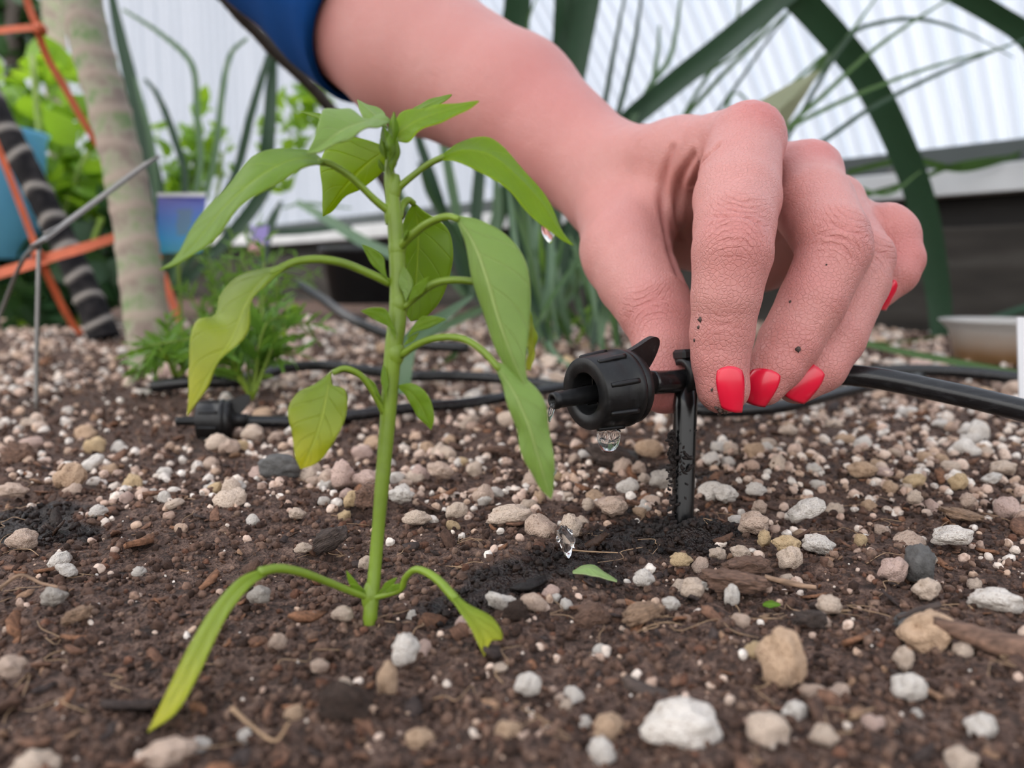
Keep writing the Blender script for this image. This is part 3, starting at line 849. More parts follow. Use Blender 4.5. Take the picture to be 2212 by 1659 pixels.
chip(1275, 1330, 68, 42, M['bark'], 'pinkish brown bark wedge near the wet patch', lean=-0.3, seed=0)
chip(1385, 1325, 92, 36, M['bark_light'], 'tan fibrous bark chip lying slanted at centre right', lean=-0.3, seed=3)
chip(1750, 1335, 62, 34, M['bark_dark'], 'dark grey flat chip right of the green scrap', lean=0.1, seed=1)
chip(2075, 1112, 84, 22, M['bark_light'], 'thin pale brown bark sliver at far right', lean=0.25, seed=2)
chip(1985, 1218, 52, 78, M['grey_stone'], 'dark grey pointed shard standing in the soil at right', name='stone_shard', cat='stone', seed=0)
chip(1975, 1345, 90, 36, M['grey_stone'], 'flat grey chip behind the blocky tan stone', name='stone_shard', cat='stone', seed=3)
chip(603, 1010, 86, 52, M['grey_stone'], 'dark grey rock lying left of the seedling stem', name='rock', cat='stone', seed=2)
chip(795, 1072, 46, 52, M['bark'], 'dark brown bark cube touching the seedling stem', seed=1)
chip(715, 1165, 76, 40, M['bark_dark'], 'frayed dark bark splinter left of the stem', lean=-0.5, seed=3)
chip(1320, 985, 90, 50, M['bark_dark'], 'blackened bark lump under the dripping emitter', lean=0.3, seed=2)
chip(1070, 970, 64, 14, M['bark'], 'thin brown bark strip behind the seedling', seed=0)
chip(165, 1328, 60, 28, M['bark_light'], 'flat tan bark chip at lower left', lean=-0.3, seed=1)
chip(35, 985, 66, 46, M['bark'], 'pinkish brown bark block at the left edge', seed=2)
chip(1115, 1320, 50, 40, M['clod'], 'dark brown soil clod right of the seed leaf', name='soil_clod', cat='clod', seed=0)
chip(745, 1520, 110, 70, M['clod'], 'large dark soil clod below the seedling', name='soil_clod', cat='clod', seed=3)
# twigs
def twig(name, pts, r, mat, label, cat='twig', n=8):
    V, F = tube(PP(pts), r, n, 20)
    V = V + 0.18 * np.min(np.atleast_1d(r)) * vnoise(V, 9, 5)[:, None]
    o = build(name, V, F, mat); return tag(o, label, cat)
def gz(px, py, up=0.0):
    return (px, py, GD(py) - up)
twig('twig', [(2015, 1340, 10.7), (2090, 1368, 10.6), (2160, 1392, 10.4), (2260, 1420, 10.2)], [0.07, 0.14, 0.19, 0.2], M['bark'], 'thick brown woody twig running off the right edge')
twig('twig', [(1940, 1336, 11.4), (1985, 1320, 11.45), (2030, 1305, 11.5)], [0.04, 0.06, 0.05], M['bark_dark'], 'short dark twig beside the flat grey chip')
twig('charred_stick', [(1348, 1462, 10.0), (1375, 1488, 9.95), (1410, 1505, 9.9), (1445, 1500, 9.9)], [0.06, 0.12, 0.13, 0.07], M['bark_dark'], 'curved charcoal-black stick left of the largest white stone')
twig('straw', [(1652, 1246, 12.9), (1700, 1258, 12.85), (1762, 1270, 12.8)], [0.045, 0.05, 0.04], M['bark_light'], 'pale straw sliver under the bark chips', 'straw')
twig('straw', [(1230, 1188, 14.4), (1280, 1192, 14.35), (1335, 1194, 14.3)], [0.016, 0.012], M['fibre'], 'thin brown straw lying across the wet soil', 'straw')
twig('twig', [(500, 1530, 8.9), (590, 1600, 8.6), (625, 1560, 8.6)], [0.03, 0.02, 0.015], M['fibre'], 'thin forked tan rootlet at bottom left')
twig('dry_stalk', [(0, 1270, 12.0), (45, 1242, 12.0), (85, 1258, 12.0), (125, 1268, 12.0)], [0.03, 0.025, 0.02], M['bark_light'], 'dry curled stalk arching at the left edge', 'stalk')

# ------------------------------------------------------------------ the person: hand and forearm (signed distance surface)
def RC(a, b_):
    """round cone from (px,py,D,rpx) to (px,py,D,rpx)"""
    A, B = P(*a[:3]), P(*b_[:3])
    return (A, B, a[3] * a[2] / FPX, b_[3] * b_[2] / FPX)

def sd_cone(p, c):
    a, b_, r1, r2 = c
    ba = b_ - a; l2 = ba @ ba; rr = r1 - r2; a2 = l2 - rr * rr; il2 = 1.0 / l2
    pa = p - a; y = pa @ ba; z = y - l2
    x2 = ((pa * l2 - ba * y[:, None]) ** 2).sum(1)
    y2 = y * y * l2; z2 = z * z * l2
    k = np.sign(rr) * rr * rr * x2
    d = (np.sqrt(np.maximum(x2 * a2 * il2, 0)) + y * rr) * il2 - r1
    m1 = np.sign(z) * a2 * z2 > k
    m2 = np.sign(y) * a2 * y2 < k
    d = np.where(m1, np.sqrt(x2 + z2) * il2 - r2, np.where(m2, np.sqrt(x2 + y2) * il2 - r1, d))
    return d

def smin(a, b_, k):
    h = np.maximum(k - np.abs(a - b_), 0) / k
    return np.minimum(a, b_) - h * h * k * 0.25

J = dict(
    w0=(1318, 386, 24.6, 112), w1=(1345, 410, 24.8, 100),
    imcp=(1618, 300, 18.3, 74), mmcp=(1742, 380, 19.3, 70), rmcp=(1800, 440, 20.4, 62), pmcp=(1835, 490, 21.3, 55))
BODY = [
    # forearm
    RC((600, -130, 33.5, 172), (900, 118, 30.0, 158)), RC((900, 118, 30.0, 156), (1110, 225, 27.2, 136)), RC((1110, 225, 27.2, 135), (1300, 378, 24.8, 112)),
    RC((1080, 230, 30.0, 128), (1310, 400, 26.6, 98)),
    # back of the hand
    RC((1322, 384, 24.4, 106), (1470, 350, 21.2, 84)), RC((1470, 350, 21.2, 82), J['imcp']),
    RC((1345, 400, 24.8, 98), J['mmcp']), RC((1370, 420, 25.3, 96), J['rmcp']), RC((1390, 450, 25.8, 92), J['pmcp']),
    # heel of the palm
    RC((1400, 470, 25.0, 90), (1640, 530, 22.6, 88)), RC((1640, 530, 22.6, 88), (1780, 500, 21.6, 70)),
    # thumb base and web
    RC((1335, 440, 24.0, 96), (1352, 555, 20.4, 86)), RC((1400, 440, 22.8, 66), (1545, 410, 21.0, 50)),
    RC((1352, 540, 20.8, 76), (1440, 410, 21.4, 44)),
]
FING = [
    # thumb
    [(1350, 540, 20.6, 88), (1375, 600, 19.6, 88), (1415, 668, 18.4, 80), (1432, 705, 18.0, 74), (1437, 760, 17.6, 68), (1436, 835, 17.25, 60)],
    # index
    [(1606, 318, 18.2, 80), (1592, 430, 16.8, 92), (1586, 490, 16.0, 86), (1582, 545, 15.5, 85), (1568, 640, 15.5, 73), (1559, 722, 15.6, 67), (1555, 775, 15.6, 60), (1562, 838, 15.6, 57)],
    # middle
    [(1742, 385, 19.2, 70), (1758, 445, 18.2, 84), (1796, 515, 17.0, 79), (1804, 542, 16.8, 75), (1754, 652, 16.6, 71), (1706, 738, 16.5, 66), (1680, 785, 16.45, 58), (1650, 832, 16.4, 46)],
    # ring
    [(1800, 450, 20.3, 62), (1862, 560, 18.0, 66), (1852, 610, 17.8, 66), (1805, 728, 17.3, 62), (1770, 790, 17.1, 58), (1722, 828, 17.0, 46)],
    # little
    [(1835, 492, 21.2, 56), (1914, 496, 19.3, 56), (1928, 508, 19.2, 55), (1945, 562, 19.0, 49), (1935, 590, 18.9, 47), (1898, 630, 18.9, 38)],
]
FC = [[RC(a, b_) for a, b_ in zip(f[:-1], f[1:])] for f in FING]
KB, KF, KJ = 0.70, 0.32, 0.10

def sdf(p, body=None, fing=None):
    d = None
    for c in (BODY if body is None else body):
        v = sd_cone(p, c); d = v if d is None else smin(d, v, KB)
    if d is None: d = np.full(len(p), 9.0)
    out = d
    for f in (FC if fing is None else fing):
        g = None
        for c in f:
            v = sd_cone(p, c); g = v if g is None else smin(g, v, KJ)
        if g is not None: out = np.minimum(out, smin(d, g, KF))
    return out

def bound(c, q):
    a, b_, r1, r2 = c
    ba = b_ - a; t = np.clip((q - a) @ ba / (ba @ ba), 0, 1)
    return np.linalg.norm(q - a - t * ba) - (r1 + (r2 - r1) * t) - abs(r1 - r2) * 0.4

def surface_net(h, lo, hi, NB=16):
    nb = np.ceil((hi - lo) / (h * NB)).astype(int)
    ii = np.stack(np.meshgrid(*[np.arange(k) for k in nb], indexing='ij'), -1).reshape(-1, 3)
    cen = lo + (ii + 0.5) * NB * h
    dc = sdf(cen)
    ii = ii[np.abs(dc) < NB * h * 0.90 + 0.25]
    loc = np.stack(np.meshgrid(*[np.arange(NB + 1)] * 3, indexing='ij'), -1).reshape(-1, 3)
    keys, verts, edges = [], [], []
    BIG = 4096
    corner = [(x, y, z) for x in (0, 1) for y in (0, 1) for z in (0, 1)]
    for bl in ii:
        base = bl * NB
        pts = lo + (loc + base) * h
        c = lo + (base + NB / 2) * h
        reach = NB * h * 0.87
        allc = [[bound(k, c) for k in BODY], [[bound(k, c) for k in f] for f in FC]]
        mn = min(min(allc[0]), min(min(f) for f in allc[1]))
        lim = mn + 2 * reach + KB
        body = [k for k, v in zip(BODY, allc[0]) if v < lim]
        fing = [[k for k, v in zip(f, vv) if v < lim] for f, vv in zip(FC, allc[1])]
        fing = [f for f in fing if f]
        d = sdf(pts, body, fing).reshape(NB + 1, NB + 1, NB + 1)
        s = d < 0
        if s.all() or not s.any(): continue
        cnt = sum(s[x:x + NB, y:y + NB, z:z + NB].astype(int) for x, y, z in corner)
        act = np.argwhere((cnt > 0) & (cnt < 8))
        if not len(act): continue
        acc = np.zeros((len(act), 3)); num = np.zeros(len(act))
        D8 = {k: d[act[:, 0] + k[0], act[:, 1] + k[1], act[:, 2] + k[2]] for k in corner}
        for k in corner:
            for ax in range(3):
                if k[ax]: continue
                k2 = tuple(1 if q == ax else k[q] for q in range(3))
                d0, d1 = D8[k], D8[k2]
                m = (d0 < 0) != (d1 < 0)
                t = np.where(m, d0 / np.where(m, d0 - d1, 1), 0)
                pt = np.repeat(np.array(k, float)[None], len(act), 0); pt[:, ax] = t
                acc += pt * m[:, None]; num += m
        g = act + base
        verts.append(lo + (g + acc / num[:, None]) * h)
        keys.append((g[:, 0] * BIG + g[:, 1]) * BIG + g[:, 2])
        for ax in range(3):
            k2 = [0, 0, 0]; k2[ax] = 1
            s0 = D8[(0, 0, 0)] < 0; s1 = D8[tuple(k2)] < 0
            m = s0 != s1
            if m.any(): edges.append(np.concatenate([g[m], np.full((m.sum(), 1), ax), s0[m][:, None].astype(int)], 1))
    keys = np.concatenate(keys); verts = np.concatenate(verts); edges = np.concatenate(edges)
    o_ = np.argsort(keys); ks = keys[o_]
    def look(g):
        kk = (g[:, 0] * BIG + g[:, 1]) * BIG + g[:, 2]
        j = np.clip(np.searchsorted(ks, kk), 0, len(ks) - 1)
        return np.where(ks[j] == kk, o_[j], -1)
    quads = []
    for ax in range(3):
        e = edges[edges[:, 3] == ax]; g = e[:, :3]
        u, v = np.zeros(3, int), np.zeros(3, int); u[(ax + 1) % 3] = 1; v[(ax + 2) % 3] = 1
        q = np.stack([look(g), look(g - u), look(g - u - v), look(g - v)], 1)
        ok = (q >= 0).all(1); q = q[ok]; fl = e[ok, 4] == 0
        q[fl] = q[fl][:, ::-1]
        quads.append(q)
    return verts, np.concatenate(quads)

allp = np.concatenate([np.array([c[0], c[1]]) for c in BODY + [k for f in FC for k in f]])
HV, HF = surface_net(0.066, allp.min(0) - 3.6, allp.max(0) + 3.6)

def vert_normals(V, F):
    n = np.cross(V[F[:, 2]] - V[F[:, 0]], V[F[:, 3]] - V[F[:, 1]])
    N = np.zeros_like(V)
    for k in range(4): np.add.at(N, F[:, k], n)
    return norm(N)
def relax(V, F, it, lam=0.5):
    deg = np.zeros(len(V))
    for k in range(4): np.add.at(deg, F[:, k], 2.0)
    for _ in range(it):
        A = np.zeros_like(V)
        for k in range(4):
            np.add.at(A, F[:, k], V[F[:, (k + 1) % 4]] + V[F[:, (k + 3) % 4]])
        V = V + lam * (A / deg[:, None] - V)
    return V
HV = relax(HV, HF, 3)
HN = vert_normals(HV, HF)

# creases over the joints: (joint px,py,D, next px,py,D, sigma list of offsets cm, depth, half width cm)
view = norm(HV - C0)
facing = -(HN * view).sum(1)
jt_, jl_, jm_ = np.zeros(len(HV)), np.zeros(len(HV)), np.zeros(len(HV))
disp = np.zeros(len(HV)); red = np.zeros(len(HV)); crease = np.zeros(len(HV))
def creases(j, nxt, offs, depth, width, bow, side=0.0, sig=0.055, strength=1.0):
    global disp, crease
    a, b_ = P(*j), P(*nxt)
    ax = norm(b_ - a); out = norm(C0 - a); out = norm(out - ax * (out @ ax)); lat = np.cross(ax, out)
    q = HV - a
    t, l, o_ = q @ ax, q @ lat - side, q @ out
    m = np.exp(-(l / width) ** 4) * np.clip((o_ + 0.1) * 4, 0, 1) * (np.abs(t) < 1.6) * (np.linalg.norm(q, axis=1) < 2.0)
    wob = 0.05 * vnoise(HV, 3.0, 31) + 0.03 * vnoise(HV, 7, 32)
    ext = max(abs(offs[0][0]), abs(offs[-1][0])) + 0.22
    mk_ = m * np.exp(-(t / ext) ** 4) * strength
    k_ = mk_ > jm_
    jt_[k_], jl_[k_], jm_[k_] = t[k_], l[k_] / width, mk_[k_]
    for of, k in offs:
        tt = t - of - bow * np.sign(of if of else 1) * (1 - (l / width) ** 2) * 0.5 * -1 + wob
        g = np.exp(-(tt / sig) ** 2) * m * k * (0.65 + 0.35 * vnoise(HV, 2.2, int(abs(of) * 100) + 3))
        disp -= depth * g
        crease = np.maximum(crease, g)
        disp += depth * 0.45 * np.exp(-((tt - sig * 2.2) / (sig * 1.6)) ** 2) * m * k
PIPS = [(-0.62, .5), (-0.46, .7), (-0.30, .9), (-0.14, 1.0), (0.02, .9), (0.17, 1.0), (0.32, .8), (0.47, .6), (0.62, .4)]
creases((1588, 520, 15.8), (1566, 650, 15.5), PIPS, 0.05, 0.62, 0.20)
creases((1560, 712, 15.6), (1556, 790, 15.6), [(-0.28, .5), (-0.14, .8), (0.0, .9), (0.13, .5)], 0.020, 0.5, 0.08, strength=0.4)
creases((1812, 525, 16.7), (1752, 655, 16.6), [(-0.5, .6), (-0.32, .9), (-0.15, 1), (0.05, .7), (0.22, .9), (0.42, .7)], 0.04, 0.6, 0.12)
creases((1712, 735, 16.4), (1680, 790, 16.4), [(-0.2, .6), (-0.05, .9), (0.1, .6)], 0.015, 0.5, 0.06, strength=0.3)
creases((1880, 575, 17.8), (1835, 690, 17.4), [(-0.3, .7), (-0.12, 1), (0.06, .8), (0.25, .6)], 0.022, 0.5, 0.1)
creases((1812, 728, 17.2), (1770, 790, 17.1), [(-0.15, .7), (0.0, 1), (0.15, .6)], 0.016, 0.5, 0.06, strength=0.4)
creases((1408, 690, 18.1), (1437, 790, 17.5), [(-0.42, .5), (-0.26, .8), (-0.10, 1), (0.06, 1), (0.22, .8), (0.4, .5)], 0.030, 0.62, 0.14)
# folds of the web between thumb and index
_bv = BVHTree.FromPolygons([tuple(v) for v in HV.tolist()], HF.tolist())
def fold(pts, depth, sig):
    """crease following photo points laid onto the skin"""
    global disp, crease
    c = catmull(np.array([(x_, y_, 0.0) for x_, y_ in pts]), 50)
    q = []
    for x_, y_, _ in c:
        h = _bv.ray_cast(Vector(C0), Vector(norm(P(x_, y_, 1.0) - C0)))
        if h[0] is not None: q.append(np.array(h[0]))
    q = np.array(q)
    near = np.where(((HV - q.mean(0)) ** 2).sum(1) < 7)[0]
    dd = np.sqrt(((HV[near][:, None, :] - q[None]) ** 2).sum(-1).min(1))
    g = np.exp(-(dd / sig) ** 2) - 0.35 * np.exp(-((dd - 2.2 * sig) / (1.2 * sig)) ** 2)
    disp[near] -= depth * g; crease[near] = np.maximum(crease[near], 0.5 * g)
fold([(1452, 322), (1434, 390), (1432, 460), (1446, 540), (1468, 600)], 0.07, 0.11)
fold([(1500, 335), (1472, 385), (1462, 450), (1468, 520)], 0.09, 0.10)
fold([(1548, 318), (1516, 352), (1500, 400)], 0.06, 0.09)
# knuckle tops: fine cross lines
kn = np.exp(-((HV - P(1640, 255, 17.9)) ** 2).sum(1) / 0.55)
disp += kn * (0.05 + 0.016 * vnoise(HV, 9, 41) + 0.012 * vnoise(HV, 16, 42))
kn2 = np.exp(-((HV - P(1765, 330, 18.9)) ** 2).sum(1) / 0.35)
disp += kn2 * (0.04 + 0.014 * vnoise(HV, 9, 43))
disp += 0.006 * vnoise(HV, 4.0, 44)
HV = HV + HN * disp[:, None]
HN = vert_normals(HV, HF)
# skin colour: redder joints and tips, paler forearm, plus shade painted into creases
for (px, py, D, r, k) in [(1645, 260, 17.8, 0.75, 1.0), (1770, 340, 18.7, 0.7, 0.75), (1585, 545, 15.2, 0.8, 0.5), (1830, 540, 16.5, 0.7, 0.45), (1560, 800, 15.2, 0.9, 0.5),
                          (1960, 540, 18.6, 1.2, 0.55), (1410, 690, 17.6, 0.8, 0.55), (1440, 850, 17.0, 0.9, 0.8), (1690, 790, 16.2, 0.9, 0.45), (1740, 600, 16.4, 0.9, 0.35), (1760, 800, 16.9, 0.8, 0.3), (1190, 240, 26, 2.4, 0.5)]:
    red = np.maximum(red, k * np.exp(-((HV - P(px, py, D)) ** 2).sum(1) / (r * r)))
base, rd = np.array([0.610, 0.290, 0.258]), np.array([0.58, 0.185, 0.178])
mott = 0.5 + 0.5 * vnoise(HV, 0.9, 51)
cols = base + (rd - base) * np.clip(red * 0.85 + 0.12 * mott, 0, 1)[:, None]
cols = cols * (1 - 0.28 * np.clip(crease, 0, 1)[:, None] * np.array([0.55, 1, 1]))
ph = P(1318, 386, 24.6)
person = empty('person', ph, 'person in a blue sleeve reaching down with red-nailed fingers to hold the drip stake', 'person')
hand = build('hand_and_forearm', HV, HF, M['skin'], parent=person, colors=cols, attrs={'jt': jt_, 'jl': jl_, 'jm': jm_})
tag(hand, 'bare forearm and left hand pinching the black stake')
bvh = BVHTree.FromPolygons([tuple(v) for v in HV.tolist()], HF.tolist())

def finger_depth(px, py, f):
    d = P(px, py, 1.0) - C0; L = np.linalg.norm(d); t = 13.0 * L
    for _ in range(60):
        p = (C0 + d / L * t)[None]
        v = min(float(sd_cone(p, c)[0]) for c in FC[f])
        if v < 0.002: return t / L
        t += v
        if t > 24 * L: break
    return np.nan

def on_hand(px, py, off):
    d = norm(P(px, py, 1.0) - C0)
    h = bvh.ray_cast(Vector(C0), Vector(d))
    return (np.array(h[0]), np.array(h[1])) if h[0] is not None else (None, None)

def nail(quad, label, fi, curve=0.10, off=0.02, n=15, m=13, free=0.12):
    """quad: cuticle-left, cuticle-right, tip-right, tip-left in photo pixels"""
    q = np.array(quad, float)
    pts = np.zeros((n, m, 3)); nr = np.zeros((n, m, 3))
    Dg = np.full((n, m), np.nan)
    for i in range(n):
        v = i / (n - 1) * 2 - 1
        for j in range(m):
            u = j / (m - 1) * 2 - 1
            # squircle mapping for rounded corners
            uu_, vv_ = u * math.sqrt(1 - 0.36 * v * v * (1 if v < 0 else 0.55)), v * math.sqrt(1 - 0.30 * u * u * (1.15 if v < 0 else 0.5))
            s, t = (uu_ + 1) / 2, (vv_ + 1) / 2
            p = (q[0] * (1 - s) + q[1] * s) * (1 - t) + (q[3] * (1 - s) + q[2] * s) * t
            pts[i, j, :2] = p
            Dg[i, j] = finger_depth(p[0], p[1], fi)
    # smooth depth surface fitted to the finger beneath: quadratic
    U_, V_ = np.meshgrid(np.linspace(-1, 1, m), np.linspace(-1, 1, n))
    ok = np.isfinite(Dg) & (np.abs(U_) < 0.85) & (V_ < 0.7)
    ok &= Dg < np.nanmedian(Dg[ok]) + 0.30
    A = np.stack([np.ones_like(U_), U_, V_, U_ * V_, U_ ** 2, V_ ** 2], -1)
    c, *_ = np.linalg.lstsq(A[ok], Dg[ok], rcond=None)
    c[4] = np.clip(c[4], 0.08, 0.30); c[5] = np.clip(c[5], 0.0, 0.12)
    Df = A @ c
    sh = np.nanmax(np.where(ok, Df - Dg, -9))
    Df = Df - max(min(sh, 0.12), 0) - off
    top = np.array([[P(pts[i, j, 0], pts[i, j, 1], Df[i, j]) for j in range(m)] for i in range(n)])
    N = np.cross(np.gradient(top, axis=0), np.gradient(top, axis=1)); N = norm(N)
    if (N * (C0 - top)).sum() < 0: N = -N
    bot = top - N * 0.06
    V = np.concatenate([top.reshape(-1, 3), bot.reshape(-1, 3)])
    F = grid_faces(n, m) + [[a + n * m for a in f[::-1]] for f in grid_faces(n, m)]
    ring = [j for j in range(m)] + [i * m + m - 1 for i in range(1, n)] + [(n - 1) * m + j for j in range(m - 2, -1, -1)] + [i * m for i in range(n - 2, 0, -1)]
    for a, b_ in zip(ring, ring[1:] + ring[:1]): F.append([b_, a, a + n * m, b_ + n * m])
    o = build('fingernail', V, F, M['nail'], parent=hand)
    tag(o, label)
    return o
nail([(1541, 792), (1611, 790), (1606, 896), (1556, 884)], 'glossy red nail of the index finger', 1)
nail([(1620, 789), (1698, 806), (1654, 884), (1598, 866)], 'glossy red nail of the middle finger', 2)
nail([(1726, 771), (1794, 806), (1738, 878), (1682, 850)], 'glossy red nail of the ring finger', 3)
nail([(1926, 598), (1944, 614), (1914, 674), (1893, 666)], 'glossy red nail of the little finger', 4)

# sleeve
axp = PP([(812, 62, 30.6), (752, 5, 31.3), (676, -70, 32.2), (560, -180, 33.6), (400, -330, 36.0), (150, -560, 40.0)])
c = catmull(axp, 46); T, N, B = frames(c)
r = np.interp(np.linspace(0, 1, 46), [0, 0.04, 0.12, 0.3, 0.6, 1], [3.15, 3.30, 3.35, 3.45, 3.9, 4.6])
a = np.linspace(0, 2 * math.pi, 64, endpoint=False)
ii_ = np.arange(46)[:, None]
rad = r[:, None] * (1 + 0.045 * np.sin(2 * a[None] + ii_ * 0.16) + 0.03 * np.sin(5 * a[None] - ii_ * 0.22 + 1.0) * np.clip(ii_ / 6, 0, 1) + 0.018 * np.sin(ii_ * 0.75 + 3.0 * np.sin(a)[None]))
outer = c[:, None] + rad[..., None] * (np.cos(a)[None, :, None] * N[:, None] + np.sin(a)[None, :, None] * B[:, None])
inner = c[:, None] + (rad - 0.22)[..., None] * (np.cos(a)[None, :, None] * N[:, None] + np.sin(a)[None, :, None] * B[:, None])
V = np.concatenate([inner[::-1].reshape(-1, 3), outer.reshape(-1, 3)])
sl = build('sleeve', V, grid_faces(92, 64, True), M['cloth'], parent=person)
tag(sl, 'navy blue cloth sleeve pushed up the forearm')
# specks of soil stuck to the fingers
k = 0
for (px, py, s) in [(1724, 754, 0.055), (1513, 690, 0.05), (1509, 707, 0.035), (1500, 735, 0.03), (1556, 885, 0.06), (1566, 890, 0.05), (1538, 842, 0.03), (1548, 880, 0.04), (1707, 652, 0.03), (1785, 572, 0.02), (1553, 893, 0.05)]:
    h, hn = on_hand(px, py, 0)
    if h is None: continue
    tv, tf = T1[k % 7]; k += 1
    o = build('soil_speck', h + tv * s * np.array([1, 0.7, 1.2]), tf, M['bark_dark'], parent=person)

# ------------------------------------------------------------------ drip emitter, stake and tubes
def emitter(name, face, axis, k, label, side_up, tube_dir=None, wetpart=True):
    """face: centre of the open front (cm), axis: direction the spout points, k: size factor"""
    axis = norm(axis); up = norm(np.asarray(side_up) - axis * (np.asarray(side_up) @ axis)); lat = np.cross(axis, up)
    root = empty(name, face - axis * 1.0 * k, label, 'drip emitter')
    prof = [(-0.66, 0.02), (-0.66, 0.40), (-0.04, 0.455), (0.0, 0.475), (0.0, 0.765), (-0.025, 0.79), (-0.55, 0.82), (-0.86, 0.835), (-0.88, 0.87), (-1.0, 0.875), (-1.05, 0.85), (-1.08, 0.78)]
    V, F = lathe([(t * k, r * k) for t, r in prof], face, axis, 48, up)
    body = build('cap_body', V, F, M['black'], parent=root)
    for j in range(8):
        a_ = j * 2 * math.pi / 8 + 0.35
        rd_ = math.cos(a_) * lat + math.sin(a_) * up; tg = np.cross(axis, rd_)
        pts = [face + axis * t * k + rd_ * r * k for t, r in ((-0.12, 0.795), (-0.3, 0.81), (-0.55, 0.832), (-0.84, 0.85))]
        V, F = tube(pts, [0.05 * k, 0.06 * k, 0.06 * k, 0.06 * k], 8, 10)
        build('grip_rib', V, F, M['black'], parent=body)
    # inner fins
    for j in range(5):
        a_ = j * 2 * math.pi / 5 + 0.2
        rd_ = math.cos(a_) * lat + math.sin(a_) * up
        V, F = boxM(face - axis * 0.42 * k + rd_ * 0.27 * k, [axis, rd_, np.cross(axis, rd_)], [0.2 * k, 0.10 * k, 0.012 * k])
        build('inner_fin', V, F, M['blackwet'], parent=body, smooth=False)
    V, F = lathe([(t * k, r * k) for t, r in [(-1.06, 0.0), (-1.06, 0.80), (-1.12, 0.83), (-1.24, 0.83), (-1.30, 0.78), (-1.36, 0.55), (-1.45, 0.32), (-1.6, 0.27), (-1.95, 0.26), (-1.95, 0.0)]], face, axis, 40, up)
    build('base_disc', V, F, M['black'], parent=root)
    # grip fin (flat thumb tab)
    prof2 = catmull(np.array([(-1.10, 0.80, 0), (-1.40, 0.90, 0), (-1.80, 1.06, 0), (-1.98, 1.05, 0), (-2.06, 0.92, 0), (-1.95, 0.62, 0), (-1.72, 0.32, 0), (-1.45, 0.16, 0), (-1.12, 0.10, 0)]), 26)
    n = len(prof2)
    o2 = [face + axis * t * k + up * r * k + lat * 0.07 * k for t, r, _ in prof2]; o3 = [p - lat * 0.14 * k for p in o2]
    V = np.array(o2 + o3); F = [list(range(n)), list(range(2 * n - 1, n - 1, -1))]
    for j in range(n): F.append([(j + 1) % n, j, n + j, n + (j + 1) % n])
    build('thumb_tab', V, F, M['black'], parent=root, smooth=False)
    V, F = lathe([(t * k, r * k) for t, r in [(-0.64, 0.22), (-0.3, 0.20), (0.1, 0.19), (0.70, 0.175), (0.74, 0.19), (0.84, 0.18), (0.87, 0.14), (0.85, 0.09), (0.4, 0.08), (0.4, 0.0)]], face - up * 0.03 * k, axis, 24, up)
    build('spout', V, F, M['black'], parent=root)
    return root
EF = P(1263, 851, 15.2); EA = cdir(-0.84, -0.13, -0.53)
em = emitter('drip_emitter', EF, EA, 0.92, 'black ribbed drip emitter in focus, water dripping from it, beside the hand', CU + CR * 0.25 - CF * 0.1)
eb = EF - EA * 1.75
# main feed tube: stub through the stake clip, behind the fingers, out to the right edge
stub_b = P(1478, 822, 16.75)
V, F = tube(np.array([eb, (eb + stub_b) / 2 - CU * 0.01, stub_b, P(1570, 812, 16.95), P(1680, 800, 17.6), P(1790, 806, 18.0), P(1900, 818, 17.6), P(2020, 842, 17.2), P(2120, 864, 16.9), P(2240, 894, 16.6), P(2420, 940, 16.2), P(2800, 1010, 17.5)]), [0.25] * 12, 20, 90)
fd = build('drip_tube', V, F, M['tube'])
tag(fd, 'glossy black feed tube leaving the fingers toward the right edge', 'tube')
# stake
st = empty('drip_stake', P(1476, 1128, 16.6), 'wet black plastic stake pushed into the soil under the emitter', 'stake')
sb = P(1474, 1150, 16.55); stp = P(1481, 830, 16.72)
axs = norm(stp - sb)
def stake_section(h, wid, dep, flute):
    """ribbed cross section, cm"""
    pts = []
    for a_ in np.linspace(0, 2 * math.pi, 24, endpoint=False):
        x_, y_ = math.cos(a_), math.sin(a_)
        r_ = 1.0 - flute * (0.5 + 0.5 * math.cos(4 * a_))
        pts.append(sb + axs * h + CR * x_ * wid * r_ + CF * y_ * dep * r_)
    return pts
L = np.linalg.norm(stp - sb)
hs = [-1.2, 0.0, 0.6, 1.4, 2.2, 2.7, L]
ws = [0.12, 0.24, 0.25, 0.26, 0.27, 0.275, 0.275]
V = np.concatenate([stake_section(h_, w_, w_ * 0.95, 0.08) for h_, w_ in zip(hs, ws)])
shaft = build('shaft', V, grid_faces(len(hs), 24, True) + [list(range(24))[::-1], list(range((len(hs) - 1) * 24, len(hs) * 24))], M['blackwet'], parent=st)
# clip ring round the tube
tdir = norm(P(1570, 812, 16.95) - eb)
cc = P(1481, 812, 16.74)
cu = norm(CU - tdir * (CU @ tdir)); cl = np.cross(tdir, cu)
V = []
prof = [(r_, x_) for r_, x_ in ((0.265, -0.16), (0.40, -0.16), (0.40, 0.16), (0.265, 0.16))]
angs = np.linspace(-2.5, 3.3, 30)
for a_ in angs:
    d_ = cu * math.cos(a_ + 0.6) + cl * math.sin(a_ + 0.6)
    V += [cc + d_ * r_ + tdir * x_ for r_, x_ in prof]
F = grid_faces(30, 4, True) + [[3, 2, 1, 0], [116, 117, 118, 119]]
build('clip', V, F, M['black'], parent=st)
V, F = boxM(cc + cu * 0.46 - tdir * 0.02, [tdir, cu, cl], [0.16, 0.12, 0.22]); o = build('clip_lip', V, F, M['black'], parent=st, smooth=False)
o.modifiers.new('edge', 'BEVEL').width = 0.0006
